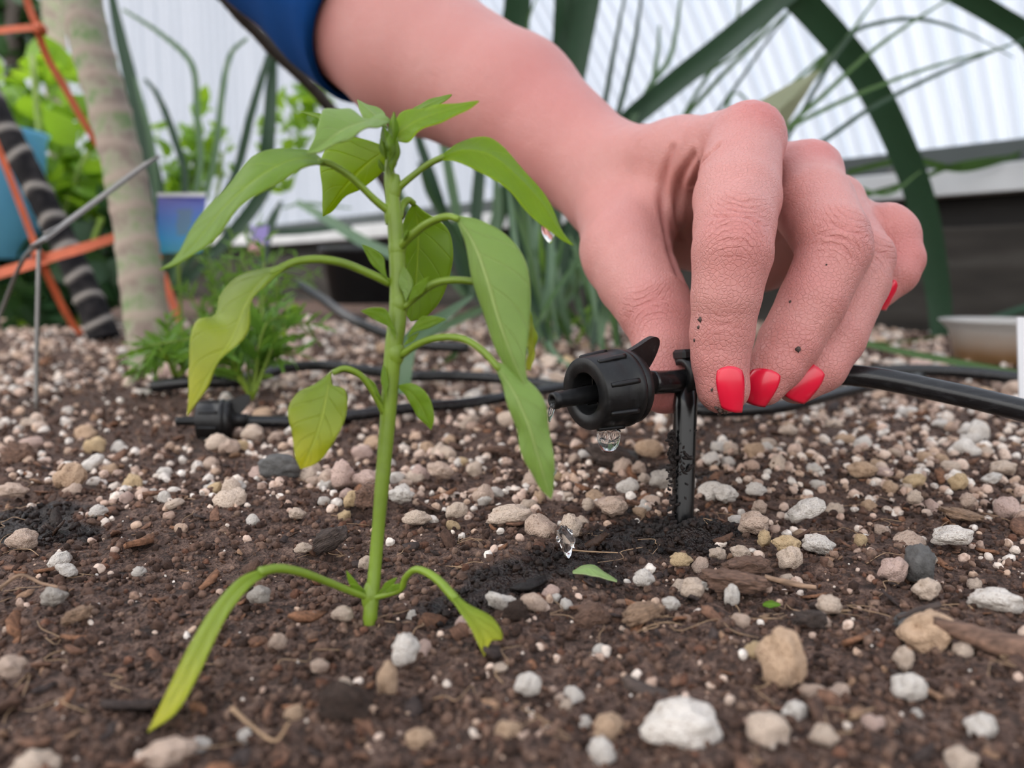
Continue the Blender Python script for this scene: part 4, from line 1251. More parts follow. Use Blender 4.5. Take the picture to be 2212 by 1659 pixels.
# damp soil clinging to the stake
k = 0
pos, scl = [], []
for j in range(130):
    t = rng.random() ** 0.8 if rng.random() < 0.5 else rng.random() * 0.45
    y_ = 925 + 225 * t
    x_ = 1450 + rng.normal() * 5 if rng.random() < 0.8 else 1474 + rng.normal() * 14
    D_ = 16.45 - 0.1 * rng.random()
    if x_ > 1462: D_ = 16.30
    pos.append(P(x_, y_, D_)); scl.append(0.02 + 0.05 * rng.random() ** 2)
pos, scl = np.array(pos), np.array(scl)
Vs, Fs, nv = [], [], 0
for p_, s_ in zip(pos, scl):
    tv, tf = T1[k % 7]; k += 1
    Vs.append(p_ + (tv * s_ * np.array([1.6, 0.8, 0.7])) @ rotmats(1)[0].T); Fs.append(tf + nv); nv += len(tv)
M['mud'] = simple('damp_soil', (0.018, 0.011, 0.009), 0.45, 0.5, 600, 0.0008)
o = build('clinging_soil', np.concatenate(Vs), np.concatenate(Fs), M['mud'], parent=st); o['kind'] = 'stuff'
# mound of wet crumbs at the foot
Vs, Fs, nv = [], [], 0
for j in range(620):
    a_, r_ = rng.random() * 6.283, abs(rng.normal()) * 0.55
    x_, y_ = sb[0] + 0.15 + 1.3 * r_ * math.cos(a_), sb[1] - 0.15 + 0.9 * r_ * math.sin(a_)
    s_ = 0.018 + 0.05 * rng.random() ** 2
    tv, tf = T1[j % 7]
    Vs.append(np.array([x_, y_, HT1(x_, y_) + s_ * 0.5]) + tv * s_); Fs.append(tf + nv); nv += len(tv)
o = build('wet_soil_mound', np.concatenate(Vs), np.concatenate(Fs), M['mud'], origin=(sb[0], sb[1], 0))
tag(o, 'wet black soil heaped around the foot of the stake', 'soil', kind='stuff')

# second emitter and the tubes on the soil behind
e2f = P(428, 908, 25.3)
emitter('drip_emitter', e2f, cdir(-0.97, 0.0, -0.2), 0.80, 'blurred black drip emitter lying on the gravel at left', CU)
def gt(name, pts, r, label, mat='tube'):
    V, F = tube(PP(pts), r, 12, 50)
    return tag(build(name, V, F, M[mat]), label, 'tube')
gt('drip_tube', [(512, 910, 26.0), (640, 911, 26.6), (760, 898, 27.5), (900, 880, 28.6), (1000, 872, 29.4), (1090, 858, 30.3), (1200, 838, 32.0), (1330, 815, 34)], 0.21, 'thin black tube running from the blurred emitter behind the seedling')
gt('drip_tube', [(560, 800, 36), (700, 790, 36.5), (880, 812, 35), (960, 812, 35), (1080, 818, 34.5), (1180, 832, 33.5), (1300, 850, 31.5)], 0.24, 'black tube on the gravel behind the stem, level with the emitter')
gt('drip_tube', [(640, 610, 60), (690, 642, 56), (760, 690, 52), (840, 724, 50), (920, 745, 48), (1010, 752, 47)], 0.34, 'thick black hose sloping down to the soil left of the stem')
gt('drip_tube', [(1440, 868, 29), (1505, 884, 28.0), (1600, 886, 27.6), (1700, 876, 28.2), (1800, 852, 30), (1880, 834, 31.5), (1990, 815, 34)], 0.24, 'black tube lying on the soil below the fingertips')
gt('drip_tube', [(1780, 812, 38), (1880, 804, 37.5), (1990, 800, 37.5), (2100, 806, 37), (2240, 822, 36)], 0.30, 'black tube half buried under the green blade at right')
gt('drip_tube', [(330, 835, 33.5), (420, 825, 33.5), (520, 822, 34), (600, 800, 36)], 0.28, 'black tube under the feathery seedling at left')

# water
def drop(name, top, down, length, r, label, bulge=0.62):
    prof = []
    for t in np.linspace(0, 1, 22):
        rr = r * (math.sin(math.pi * t ** bulge) ** 0.85 if t < 1 else 0) * (0.45 + 0.55 * t) / 0.82
        prof.append((t * length, max(rr, 0.0005)))
    V, F = lathe(prof, top, down, 28)
    F += [list(range(28))[::-1], list(range(21 * 28, 22 * 28))]
    o = build(name, V, F, M['water']); return tag(o, label, 'water')
DN = np.array([0, 0, -1.0])
V, F = lathe([(0.46 * t, max(0.235 * (1 - t ** 2.6) ** 0.5, 0.0006)) for t in np.linspace(0, 1, 24)], P(1315, 930, 15.25), DN, 32)
F += [list(range(32))[::-1], list(range(23 * 32, 24 * 32))]
tag(build('water_drop', V, F, M['water']), 'clear water drop hanging under the emitter', 'water')
drop('water_drop', P(1180, 470, 11.7), norm(np.array([0.18, 0, -1.0])), 0.40, 0.13, 'clear water drop clinging under the upper right leaf')
drop('water_drop', P(1194, 990, 11.6), DN, 0.30, 0.09, 'tiny water drop on the edge of the lowest hanging leaf')
V, F = tube(np.array([EF + EA * 0.74 - CU * 0.10, EF + EA * 0.80 - CU * 0.19, EF + EA * 0.84 - CU * 0.30, EF + EA * 0.86 - CU * 0.42]), [0.07, 0.06, 0.05, 0.015], 12, 14)
tag(build('water_trickle', V, F, M['water']), 'thread of water leaving the emitter spout', 'water')
Vs, Fs, nv = [], [], 0
tv, tf = ico(2)
sp = P(1222, 1170, 14.2)
spl = tv * (1 + 0.45 * vnoise(tv, 2.2, 77) + 0.25 * vnoise(tv, 5, 78))[:, None] * np.array([0.17, 0.17, 0.27])
lean = np.array([[1, 0, -0.35], [0, 1, 0], [0, 0, 1.0]])
o = build('water_splash', sp + np.array([0, 0, 0.05]) + spl @ lean.T, tf, M['water']); tag(o, 'splashing blob of falling water above the wet soil', 'water')

# ------------------------------------------------------------------ pepper seedling
sg = G(800, 1330)
pep = empty('pepper_seedling', sg, 'bright green pepper seedling standing left of the hand, in focus', 'seedling')
def part_tube(name, pts, r, mat='stem', n=12, res=30, parent=None, label=None):
    V, F = tube(PP(pts), r, n, res)
    o = build(name, V, F, M[mat], parent=parent or pep)
    if label: o['label'] = label
    return o
part_tube('stem', [(799, 1352, 11.9), (800, 1328, 11.9), (806, 1270, 11.95), (813, 1190, 12.0), (824, 1060, 12.0), (838, 900, 12.0), (848, 770, 11.95), (858, 690, 11.95), (860, 620, 11.95), (856, 520, 11.95), (848, 430, 11.95), (842, 380, 11.95), (840, 330, 11.95)],
          [0.115, 0.11, 0.10, 0.10, 0.115, 0.125, 0.13, 0.145, 0.135, 0.13, 0.12, 0.10, 0.05], n=18, res=80)
for (x_, y_, r_) in ((853, 762, 0.17), (862, 655, 0.165), (858, 535, 0.155), (850, 408, 0.135), (800, 1288, 0.15), (846, 455, 0.13)):
    V, F = lathe([(-0.22, 0.08), (-0.12, r_ * 0.80), (0, r_ * 0.93), (0.10, r_ * 0.82), (0.22, 0.08)], P(x_, y_, 11.95), axs * 0 + norm(P(858, 600, 12) - P(838, 900, 12)), 18)
    build('node', V, F, M['stem'], parent=pep)

def leaf3(mid, left, right, mat='leaf', n=34, m=9, bulge=0.05, ruff=0.02, label=None, seed=0, parent=None):
    Mi, Le, Ri = catmull(PP(mid), n), catmull(PP(left), n), catmull(PP(right), n)
    T = norm(np.gradient(Mi, axis=0))
    rows = []; lv = []
    s = np.linspace(-1, 1, 2 * m + 1)
    for k_, sv in enumerate(s):
        E = Le if sv < 0 else Ri
        p = Mi + (E - Mi) * abs(sv)
        nn = norm(np.cross(T, E - Mi) * (-1 if sv < 0 else 1))
        w_ = np.linalg.norm(E - Mi, axis=1, keepdims=True)
        p = p + nn * (w_ * bulge * 4 * abs(sv) * (1 - abs(sv)))
        p = p + nn * ruff * (abs(sv) ** 1.5) * np.sin(np.linspace(0, 5.5 * math.pi, n) + seed + (1.5 if sv < 0 else 0))[:, None] * np.sin(np.linspace(0, math.pi, n))[:, None]
        rows.append(p); lv.append(np.stack([np.full(n, sv), np.linspace(0, 1, n), np.zeros(n)], 1))
    V = np.concatenate(rows); mm = len(s)
    i = (np.arange(mm - 1)[:, None] * n + np.arange(n - 1)[None]).ravel()
    F = np.stack([i, i + 1, i + 1 + n, i + n], 1)
    o = build('leaf', V, F, M[mat], parent=parent or pep, attrs={'lv': np.concatenate(lv)})
    sm = o.modifiers.new('thickness', 'SOLIDIFY'); sm.thickness = 0.00022; sm.offset = 0
    if label: o['label'] = label
    return o
def pet(pts, r=(0.055, 0.045), **kw): return part_tube('petiole', pts, list(r), n=10, res=24, **kw)

# A upper left
pet([(846, 462, 11.95), (810, 432, 11.8), (760, 384, 11.6), (715, 355, 11.45), (685, 349, 11.4)], (0.065, 0.055, 0.05, 0.05))
leaf3([(700, 350, 11.4), (640, 346, 11.2), (570, 378, 11.0), (490, 446, 10.8), (425, 525, 10.7), (385, 560, 10.65), (345, 583, 10.6)],
      [(700, 348, 11.45), (660, 322, 11.75), (600, 322, 11.75), (540, 350, 11.6), (470, 420, 11.3), (415, 500, 11.0), (375, 560, 10.75), (345, 583, 10.6)],
      [(700, 352, 11.35), (650, 366, 10.95), (590, 398, 10.75), (520, 452, 10.6), (465, 508, 10.5), (425, 548, 10.5), (385, 570, 10.55), (345, 583, 10.6)], ruff=0.04, label='long upper left leaf curving down to a point')
# C hanging behind
leaf3([(838, 322, 12.0), (800, 350, 12.15), (755, 395, 12.3), (725, 432, 12.4), (698, 467, 12.5)],
      [(838, 318, 12.0), (780, 300, 12.25), (722, 300, 12.4), (695, 345, 12.5), (696, 400, 12.5), (697, 440, 12.5), (698, 467, 12.5)],
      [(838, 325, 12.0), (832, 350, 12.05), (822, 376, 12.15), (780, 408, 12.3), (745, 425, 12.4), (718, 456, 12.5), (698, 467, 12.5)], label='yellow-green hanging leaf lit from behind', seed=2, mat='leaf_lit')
# B top left in front
leaf3([(842, 262, 11.9), (800, 262, 11.6), (750, 278, 11.25), (700, 310, 11.0), (661, 333, 10.85)],
      [(842, 258, 11.9), (820, 246, 11.95), (785, 262, 11.9), (760, 240, 11.75), (735, 233, 11.55), (702, 236, 11.4), (690, 262, 11.15), (678, 300, 10.95), (661, 333, 10.85)],
      [(842, 266, 11.9), (820, 272, 11.5), (785, 283, 11.2), (740, 304, 10.95), (700, 326, 10.85), (661, 333, 10.85)], mat='leaf_top', ruff=0.03, label='pale broad top leaf pointing toward the camera', seed=1)
# D top right and its neighbour
leaf3([(856, 292, 11.95), (900, 262, 11.9), (960, 240, 11.85), (1034, 219, 11.8)],
      [(852, 268, 12.0), (864, 246, 12.2), (900, 236, 12.2), (950, 228, 12.0), (1034, 218, 11.8)],
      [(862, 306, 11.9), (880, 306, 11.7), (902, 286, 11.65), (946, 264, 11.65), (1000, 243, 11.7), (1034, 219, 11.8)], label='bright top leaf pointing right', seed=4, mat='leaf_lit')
leaf3([(876, 262, 12.3), (915, 232, 12.5), (976, 205, 12.7)], [(876, 255, 12.3), (900, 230, 12.6), (940, 212, 12.7), (976, 204, 12.7)], [(876, 266, 12.3), (920, 245, 12.4), (950, 226, 12.5), (976, 206, 12.7)], ruff=0.01, seed=5)
# E, F small top leaves
leaf3([(836, 275, 12.1), (805, 245, 12.3), (772, 216, 12.5)], [(836, 272, 12.1), (790, 258, 12.2), (778, 240, 12.3), (772, 215, 12.5)], [(836, 278, 12.1), (828, 240, 12.5), (798, 228, 12.5), (772, 216, 12.5)], mat='leaf_top', ruff=0.01)
leaf3([(720, 258, 12.2), (690, 250, 12.3), (652, 242, 12.5)], [(720, 250, 12.2), (690, 246, 12.3), (652, 241, 12.5)], [(720, 266, 12.2), (690, 256, 12.2), (652, 243, 12.5)], ruff=0.0)
# growing tip buds
for (x0, y0, x1, y1, w_, d_) in ((848, 322, 851, 242, 11, 11.8), (838, 335, 828, 268, 10, 11.7), (842, 350, 842, 290, 12, 11.6), (852, 360, 858, 300, 9, 11.75), (835, 345, 822, 300, 8, 11.65), (846, 372, 852, 330, 8, 11.7), (845, 330, 838, 300, 9, 11.5), (872, 520, 881, 498, 4, 11.7), (829, 372, 818, 345, 5, 11.8)):
    leaf3([(x0, y0, d_), ((x0 + x1) / 2, (y0 + y1) / 2, d_ - 0.06), (x1, y1, d_)], [(x0, y0, d_), ((x0 + x1) / 2 - w_, (y0 + y1) / 2, d_ + 0.06), (x1, y1, d_)], [(x0, y0, d_), ((x0 + x1) / 2 + w_, (y0 + y1) / 2, d_ + 0.06), (x1, y1, d_)], n=12, m=4, ruff=0.0)
# G right upper
pet([(858, 408, 11.95), (885, 385, 11.9), (925, 355, 11.85), (960, 338, 11.8)], (0.06, 0.05, 0.05))
leaf3([(950, 343, 11.82), (1000, 325, 11.75), (1060, 336, 11.7), (1120, 385, 11.6), (1170, 440, 11.55), (1210, 500, 11.5), (1238, 530, 11.5)],
      [(950, 341, 11.82), (985, 312, 12.05), (1012, 299, 12.15), (1030, 297, 12.15), (1060, 303, 12.1), (1105, 335, 12.0), (1150, 388, 11.85), (1190, 448, 11.7), (1215, 500, 11.6), (1238, 530, 11.5)],
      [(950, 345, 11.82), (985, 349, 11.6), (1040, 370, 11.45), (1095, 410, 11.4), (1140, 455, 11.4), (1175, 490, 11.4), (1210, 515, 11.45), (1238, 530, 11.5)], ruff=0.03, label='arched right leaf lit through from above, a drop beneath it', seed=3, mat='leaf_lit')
# H behind the stem
pet([(863, 470, 12.05), (868, 445, 12.15), (882, 432, 12.25), (894, 440, 12.35)], (0.06, 0.06, 0.05))
leaf3([(893, 436, 12.35), (902, 480, 12.5), (903, 540, 12.6), (898, 610, 12.7), (888, 694, 12.8)],
      [(893, 436, 12.35), (872, 478, 12.5), (862, 540, 12.65), (862, 610, 12.75), (870, 665, 12.8), (888, 694, 12.8)],
      [(893, 436, 12.35), (915, 455, 12.35), (955, 482, 12.4), (974, 512, 12.45), (980, 560, 12.5), (966, 610, 12.55), (948, 655, 12.65), (920, 684, 12.75), (888, 694, 12.8)], ruff=0.04, label='broad leaf hanging behind the stem with clear veins', seed=6)
# I big right
pet([(862, 535, 11.9), (890, 508, 11.75), (925, 482, 11.6), (965, 468, 11.45), (992, 474, 11.35)], (0.07, 0.065, 0.06, 0.05))
leaf3([(985, 468, 11.4), (1020, 520, 11.2), (1050, 600, 11.05), (1080, 700, 11.0), (1115, 790, 11.0), (1155, 872, 11.05)],
      [(985, 470, 11.4), (1003, 520, 11.3), (1020, 590, 11.25), (1040, 670, 11.2), (1068, 740, 11.15), (1100, 805, 11.1), (1155, 872, 11.05)],
      [(985, 466, 11.4), (1040, 478, 11.35), (1095, 508, 11.25), (1132, 560, 11.2), (1146, 630, 11.15), (1143, 710, 11.1), (1134, 780, 11.05), (1140, 830, 11.05), (1155, 872, 11.05)], mat='leaf_top', ruff=0.03, label='largest leaf, hanging broad side on right of the stem', seed=7)
leaf3([(1140, 660, 11.5), (1150, 730, 11.55), (1142, 800, 11.5)], [(1138, 660, 11.4), (1140, 730, 11.4), (1138, 800, 11.4)], [(1142, 660, 11.5), (1158, 735, 11.65), (1146, 800, 11.5)], mat='leaf_yellow', ruff=0.03, label='curled yellow-green edge of a leaf behind the largest one')
# J lower right
pet([(866, 768, 11.9), (900, 745, 11.75), (945, 730, 11.55), (1000, 732, 11.35), (1045, 760, 11.2), (1080, 800, 11.1)], (0.06, 0.055, 0.055, 0.05))
leaf3([(1068, 785, 11.12), (1105, 840, 10.95), (1138, 910, 10.85), (1160, 980, 10.85), (1178, 1040, 10.9), (1190, 1078, 10.95)],
      [(1068, 788, 11.12), (1092, 850, 11.0), (1110, 915, 10.95), (1130, 980, 10.95), (1160, 1045, 10.95), (1190, 1078, 10.95)],
      [(1068, 782, 11.12), (1110, 795, 11.1), (1155, 838, 11.05), (1182, 890, 11.0), (1190, 950, 10.95), (1196, 1020, 10.95), (1195, 1060, 10.95), (1190, 1078, 10.95)], mat='leaf_top', ruff=0.05, label='narrow drooping leaf with its tip in front of the emitter', seed=8)
pet([(872, 665, 11.9), (900, 640, 11.85), (940, 612, 11.8), (985, 605, 11.75), (1040, 610, 11.7)], (0.055, 0.06, 0.055))
# K left middle
pet([(842, 612, 11.95), (800, 592, 11.8), (740, 568, 11.6), (680, 560, 11.4), (630, 568, 11.25), (585, 592, 11.1)], (0.07, 0.065, 0.065, 0.06, 0.05))
leaf3([(625, 570, 11.22), (570, 604, 11.05), (535, 655, 10.95), (505, 725, 10.9), (465, 790, 10.85), (430, 850, 10.85), (405, 898, 10.85)],
      [(625, 568, 11.22), (575, 580, 11.35), (515, 602, 11.4), (470, 640, 11.35), (462, 682, 11.25), (430, 695, 11.1), (410, 745, 11.0), (406, 800, 10.95), (410, 850, 10.9), (405, 898, 10.85)],
      [(625, 574, 11.22), (580, 606, 10.95), (548, 650, 10.8), (535, 700, 10.75), (510, 745, 10.75), (468, 795, 10.75), (440, 845, 10.8), (405, 898, 10.85)], mat='leaf_yellow', ruff=0.05, label='twisted left leaf hanging down with a yellowing tip', seed=9)
# L lower left
pet([(830, 895, 11.95), (808, 850, 11.8), (780, 812, 11.65), (745, 796, 11.5), (718, 806, 11.45)], (0.05, 0.05, 0.045))
leaf3([(715, 803, 11.45), (708, 850, 11.35), (692, 920, 11.3), (672, 970, 11.3), (650, 1013, 11.35)],
      [(715, 803, 11.45), (680, 832, 11.5), (640, 850, 11.55), (625, 880, 11.5), (630, 930, 11.4), (638, 985, 11.35), (650, 1013, 11.35)],
      [(715, 803, 11.45), (716, 830, 11.35), (745, 842, 11.35), (750, 875, 11.3), (735, 930, 11.25), (705, 980, 11.3), (680, 1003, 11.3), (650, 1013, 11.35)], mat='leaf_yellow', ruff=0.03, label='small spade-shaped leaf turning yellow at its tip', seed=3)
# M lower right small
leaf3([(862, 835, 11.9), (890, 850, 11.75), (915, 885, 11.7), (932, 928, 11.7)], [(862, 838, 11.9), (880, 858, 11.8), (900, 896, 11.75), (932, 928, 11.7)], [(862, 832, 11.9), (892, 829, 11.75), (922, 850, 11.65), (938, 900, 11.65), (932, 928, 11.7)], ruff=0.015, label='small oval leaf low on the right of the stem')
# N..R axil leaflets
def leaflet(x0, y0, x1, y1, w0, w1, d0, d1, mat='leaf', bend=(0, 0)):
    t = norm(np.array([x1 - x0, y1 - y0, 0.0]))[:2]; nrm = np.array([t[1], -t[0]])
    def at(s, w_): return (x0 + (x1 - x0) * s + nrm[0] * w_ + bend[0] * math.sin(math.pi * s), y0 + (y1 - y0) * s + nrm[1] * w_ + bend[1] * math.sin(math.pi * s), d0 + (d1 - d0) * s)
    return leaf3([at(0, 0), at(.35, 0), at(.7, 0), at(1, 0)], [at(0, 0), at(.25, w0 * .45), at(.5, w0), at(.8, w0 * .6), at(1, 0)], [at(0, 0), at(.25, -w1 * .45), at(.5, -w1), at(.8, -w1 * .6), at(1, 0)], n=16, m=5, ruff=0.008, mat=mat)
leaflet(838, 606, 782, 528, 8, 22, 11.85, 11.75); leaflet(856, 722, 779, 672, 14, 18, 11.7, 11.5, bend=(6, -14)); leaflet(880, 655, 926, 598, 12, 12, 11.75, 11.6)
leaflet(876, 652, 872, 576, 24, 8, 11.8, 11.75, 'leaf_top', bend=(10, 0)); leaflet(878, 730, 964, 690, 12, 16, 11.7, 11.5, bend=(-6, -14)); leaflet(828, 868, 772, 804, 6, 12, 11.8, 11.7); leaflet(834, 862, 828, 786, 8, 8, 11.8, 11.8)
leaflet(870, 748, 905, 718, 6, 6, 11.75, 11.7); leaflet(855, 735, 845, 700, 5, 5, 11.7, 11.7)
# S seed leaves
pet([(796, 1290, 11.9), (760, 1278, 11.75), (710, 1258, 11.5), (650, 1236, 11.2), (600, 1228, 10.95), (560, 1236, 10.75)], (0.055, 0.055, 0.06, 0.065, 0.07))
leaf3([(580, 1232, 10.85), (530, 1258, 10.6), (480, 1315, 10.3), (440, 1385, 10.0), (400, 1460, 9.6), (360, 1530, 9.2), (320, 1582, 8.95)],
      [(580, 1226, 10.85), (520, 1248, 10.65), (462, 1310, 10.4), (415, 1385, 10.1), (375, 1465, 9.7), (342, 1535, 9.3), (320, 1582, 8.95)],
      [(580, 1240, 10.85), (540, 1268, 10.5), (494, 1325, 10.15), (458, 1395, 9.8), (425, 1465, 9.45), (380, 1540, 9.1), (320, 1582, 8.95)], bulge=0.1, ruff=0.0, label='long narrow seed leaf bowing down to the soil at left', mat='leaf_yellow')
pet([(802, 1292, 11.9), (835, 1284, 11.85), (866, 1272, 11.8), (876, 1248, 11.7), (900, 1230, 11.55), (940, 1248, 11.35), (985, 1295, 11.1)], (0.05, 0.05, 0.05, 0.06, 0.07))
leaf3([(960, 1268, 11.2), (1000, 1312, 11.0), (1030, 1350, 10.85), (1044, 1385, 10.75), (1046, 1418, 10.65)],
      [(960, 1272, 11.2), (990, 1318, 10.95), (1015, 1355, 10.8), (1032, 1390, 10.7), (1046, 1418, 10.65)],
      [(960, 1264, 11.2), (1010, 1305, 11.05), (1060, 1332, 10.95), (1082, 1362, 10.9), (1084, 1382, 10.85), (1062, 1384, 10.75), (1046, 1418, 10.65)], bulge=0.1, ruff=0.0, label='short folded seed leaf touching the soil at right', mat='leaf_yellow')
leaflet(795, 1285, 748, 1232, 8, 8, 11.85, 11.8, bend=(-6, 6)); leaflet(790, 1278, 756, 1262, 6, 6, 11.85, 11.75); leaflet(815, 1284, 858, 1248, 8, 8, 11.85, 11.8); leaflet(830, 1280, 872, 1262, 8, 6, 11.8, 11.75)
# leaf scraps on the soil
o = leaf3([(1237, 1236, 13.2), (1275, 1226, 13.15), (1333, 1256, 13.0)], [(1237, 1234, 13.25), (1275, 1220, 13.3), (1333, 1254, 13.05)], [(1237, 1238, 13.15), (1280, 1244, 13.0), (1333, 1257, 12.95)], mat='limp', ruff=0.01, parent=pep)
V_ = o; V_.parent = None; V_.location = [c_ * U for c_ in sg]; V_.name = 'fallen_leaf'; tag(V_, 'limp pale green fallen leaf lying on the wet soil', 'leaf')
o = leaf3([(1648, 1306, 12.35), (1664, 1303, 12.3), (1686, 1306, 12.3)], [(1648, 1304, 12.4), (1664, 1298, 12.45), (1686, 1305, 12.3)], [(1648, 1308, 12.3), (1664, 1312, 12.2), (1686, 1307, 12.25)], mat='lush', ruff=0.005, parent=pep)
o.parent = None; o.location = [c_ * U for c_ in sg]; o.name = 'leaf_scrap'; tag(o, 'tiny bright green leaf scrap on the soil at right', 'leaf')

# ------------------------------------------------------------------ background plants
def plant(name, base, label, cat='plant', group=None): return empty(name, base, label, cat, group)
def strap(root, pts, wpx, mat='strap', face=None, fold=0.22, name='leaf', taper=(0.55, 0.9, 1.0, 0.8, 0.35), twist=0.0, res=34):
    """strap leaf through photo points (px,py,D); widths in px at its mean depth"""
    w3 = PP(pts); Dm = np.mean([p[2] for p in pts])
    wid = [wpx * Dm / FPX * t for t in taper]
    d = norm(w3[-1] - w3[0])
    side = face if face is not None else np.cross(d, norm(w3.mean(0) - C0)) + 0.35 * CF
    V, F = ribbon(w3, wid, side, fold, res, 5, twist)
    n = len(V) // 5
    lv = np.stack([np.tile(np.linspace(-1, 1, 5), n), np.repeat(np.linspace(0, 1, n), 5), np.zeros(len(V))], 1)
    return build(name, V, F, M[mat], parent=root, attrs={'lv': lv})
FULL = (1.0, 1.0, 1.0, 1.0, 0.9)

# large strap-leaved plant at right
y1 = plant('strap_leaf_plant', P(2034, 722, 66), 'large dark green strap-leaved plant arching at the right behind the hand')
strap(y1, [(2036, 724, 66), (2026, 620, 65.5), (1992, 440, 64), (1940, 300, 62), (1868, 160, 60), (1770, 40, 58), (1700, -30, 57), (1600, -110, 56)], 60, taper=(0.8, 1, 1, 1, 1))
strap(y1, [(2060, 724, 67), (2420, 560, 62), (2330, 230, 58), (2230, 85, 57), (2150, 28, 56.5), (2060, -22, 56), (1960, -70, 55)], 48, taper=(0.7, 1, 1, 1, 1))
strap(y1, [(2030, 724, 65), (1980, 735, 60), (1900, 740, 56), (1800, 738, 54)], 8, 'grass')
strap(y1, [(2212, 330, 68), (2080, 365, 67.5), (1960, 345, 67.5), (1830, 372, 67.5)], 14, 'grass', taper=FULL)
strap(y1, [(2180, 340, 68), (2060, 358, 67.5), (1960, 395, 67.5), (1800, 440, 67.5)], 12, 'grass', taper=FULL)
y2 = plant('strap_leaf_plant', P(1180, 690, 72), 'dark strap-leaved plant whose blades rise behind the wrist')
strap(y2, [(1180, 690, 72), (1230, 520, 70), (1330, 300, 66), (1440, 195, 63), (1560, 100, 60), (1700, -15, 57), (1780, -70, 56)], 50, taper=(0.8, 1, 1, 1, 0.9))
strap(y2, [(1170, 690, 74), (1185, 450, 72), (1225, 200, 69), (1262, 0, 66), (1280, -120, 64)], 74, taper=(0.5, 1, 1, 1, 1))
strap(y2, [(1160, 690, 74), (1170, 400, 72), (1205, 150, 69), (1215, 0, 66), (1215, -80, 65)], 34, taper=FULL)
strap(y2, [(1150, 690, 76), (1110, 300, 72), (1110, 100, 70), (1120, 0, 68), (1115, -90, 66)], 60, taper=FULL)
strap(y2, [(1190, 690, 70), (1240, 430, 66), (1300, 250, 64), (1325, 120, 62), (1352, -20, 60)], 14)
strap(y2, [(1195, 690, 70), (1270, 420, 66), (1325, 280, 64), (1368, 110, 62), (1388, -20, 60)], 15)
strap(y2, [(1195, 690, 70), (1290, 420, 67), (1400, 195, 64), (1445, 130, 63), (1462, 60, 62), (1472, -20, 60)], 14, 'strap_pale')
strap(y2, [(1195, 690, 70), (1320, 380, 67), (1400, 215, 64), (1420, 120, 63), (1425, 55, 62)], 14, 'strap_pale')
strap(y2, [(1195, 690, 70), (1300, 400, 67), (1340, 300, 66), (1380, 235, 65), (1450, 190, 64), (1520, 160, 63), (1600, 110, 62), (1670, 40, 61), (1735, -20, 60)], 9, 'grass')
strap(y2, [(1195, 690, 70), (1430, 320, 66), (1540, 185, 64), (1640, 85, 62), (1700, 30, 61), (1760, -20, 60)], 11, 'grass')
strap(y2, [(1195, 690, 70), (1480, 350, 66), (1555, 235, 64), (1605, 165, 63), (1660, 85, 62), (1720, 10, 61), (1745, -20, 60)], 8, 'strap')
strap(y2, [(1195, 690, 70), (1280, 480, 68), (1230, 330, 66), (1160, 180, 65), (1140, 60, 64), (1165, -20, 63)], 10, 'grass')
strap(y2, [(1200, 690, 70), (1380, 420, 66), (1500, 210, 64), (1580, 80, 62), (1600, -10, 61)], 10, 'strap_pale')
y3 = plant('grass_clump', P(1500, 640, 62), 'wiry green grass with long thin blades fanning out above the knuckles', 'grass')
for pts, w_, m_ in [([(1500, 640, 62), (1690, 340, 58), (1770, 310, 57), (1880, 235, 56), (2050, 150, 54), (2230, 78, 53)], 9, 'strap'),
                    ([(1500, 640, 62), (1640, 330, 58), (1700, 280, 57), (1800, 228, 56), (1900, 185, 55), (2030, 140, 54), (2180, 100, 53)], 8, 'grass'),
                    ([(1500, 640, 62), (1650, 350, 59), (1700, 278, 58), (1780, 205, 57), (1870, 122, 56), (1960, 55, 55), (2060, -8, 54)], 9, 'grass'),
                    ([(1500, 640, 62), (1700, 300, 60), (1830, 85, 57), (1900, 50, 56), (1985, 42, 55), (2080, 68, 54), (2190, 125, 53)], 8, 'strap'),
                    ([(1500, 640, 62), (1640, 320, 60), (1800, 120, 58), (1835, 75, 57), (1895, -8, 56)], 9, 'strap_pale'),
                    ([(1500, 640, 62), (1620, 330, 60), (1790, 115, 58), (1700, 190, 58), (1640, 240, 58)], 8, 'grass'),
                    ([(1500, 640, 62), (1590, 360, 60), (1570, 240, 59), (1590, 200, 58), (1640, 245, 58)], 7, 'strap_pale'),
                    ([(1500, 640, 62), (1620, 380, 60), (1700, 330, 59), (1900, 420, 58), (1990, 370, 57)], 9, 'grass')]:
    strap(y3, pts, w_ + 3, m_)
# pale olive translucent sheet behind the knuckle
pz = [P(1640, 222, 44), P(1772, 150, 43), P(1735, 205, 43.2), (P(1690, 285, 43.5))]
c_ = np.mean(pz, 0)
V = np.array([P(1625, 228, 44), P(1700, 186, 43.4), P(1773, 150, 43), P(1742, 200, 43.1), P(1712, 246, 43.3), P(1688, 290, 43.5), P(1660, 330, 43.8), P(1610, 330, 44.0)])
V = np.concatenate([V, [P(1690, 232, 42.9)]]); F = [[i_, (i_ + 1) % 8, 8] for i_ in range(8)]
o = build('plant_label', V, F, M['dryleaf'], smooth=False, attrs={'lv': np.zeros((9, 3))}); o.modifiers.new('t', 'SOLIDIFY').thickness = 0.0006
tag(o, 'pale olive translucent pointed tag poking up behind the index knuckle', 'tag')

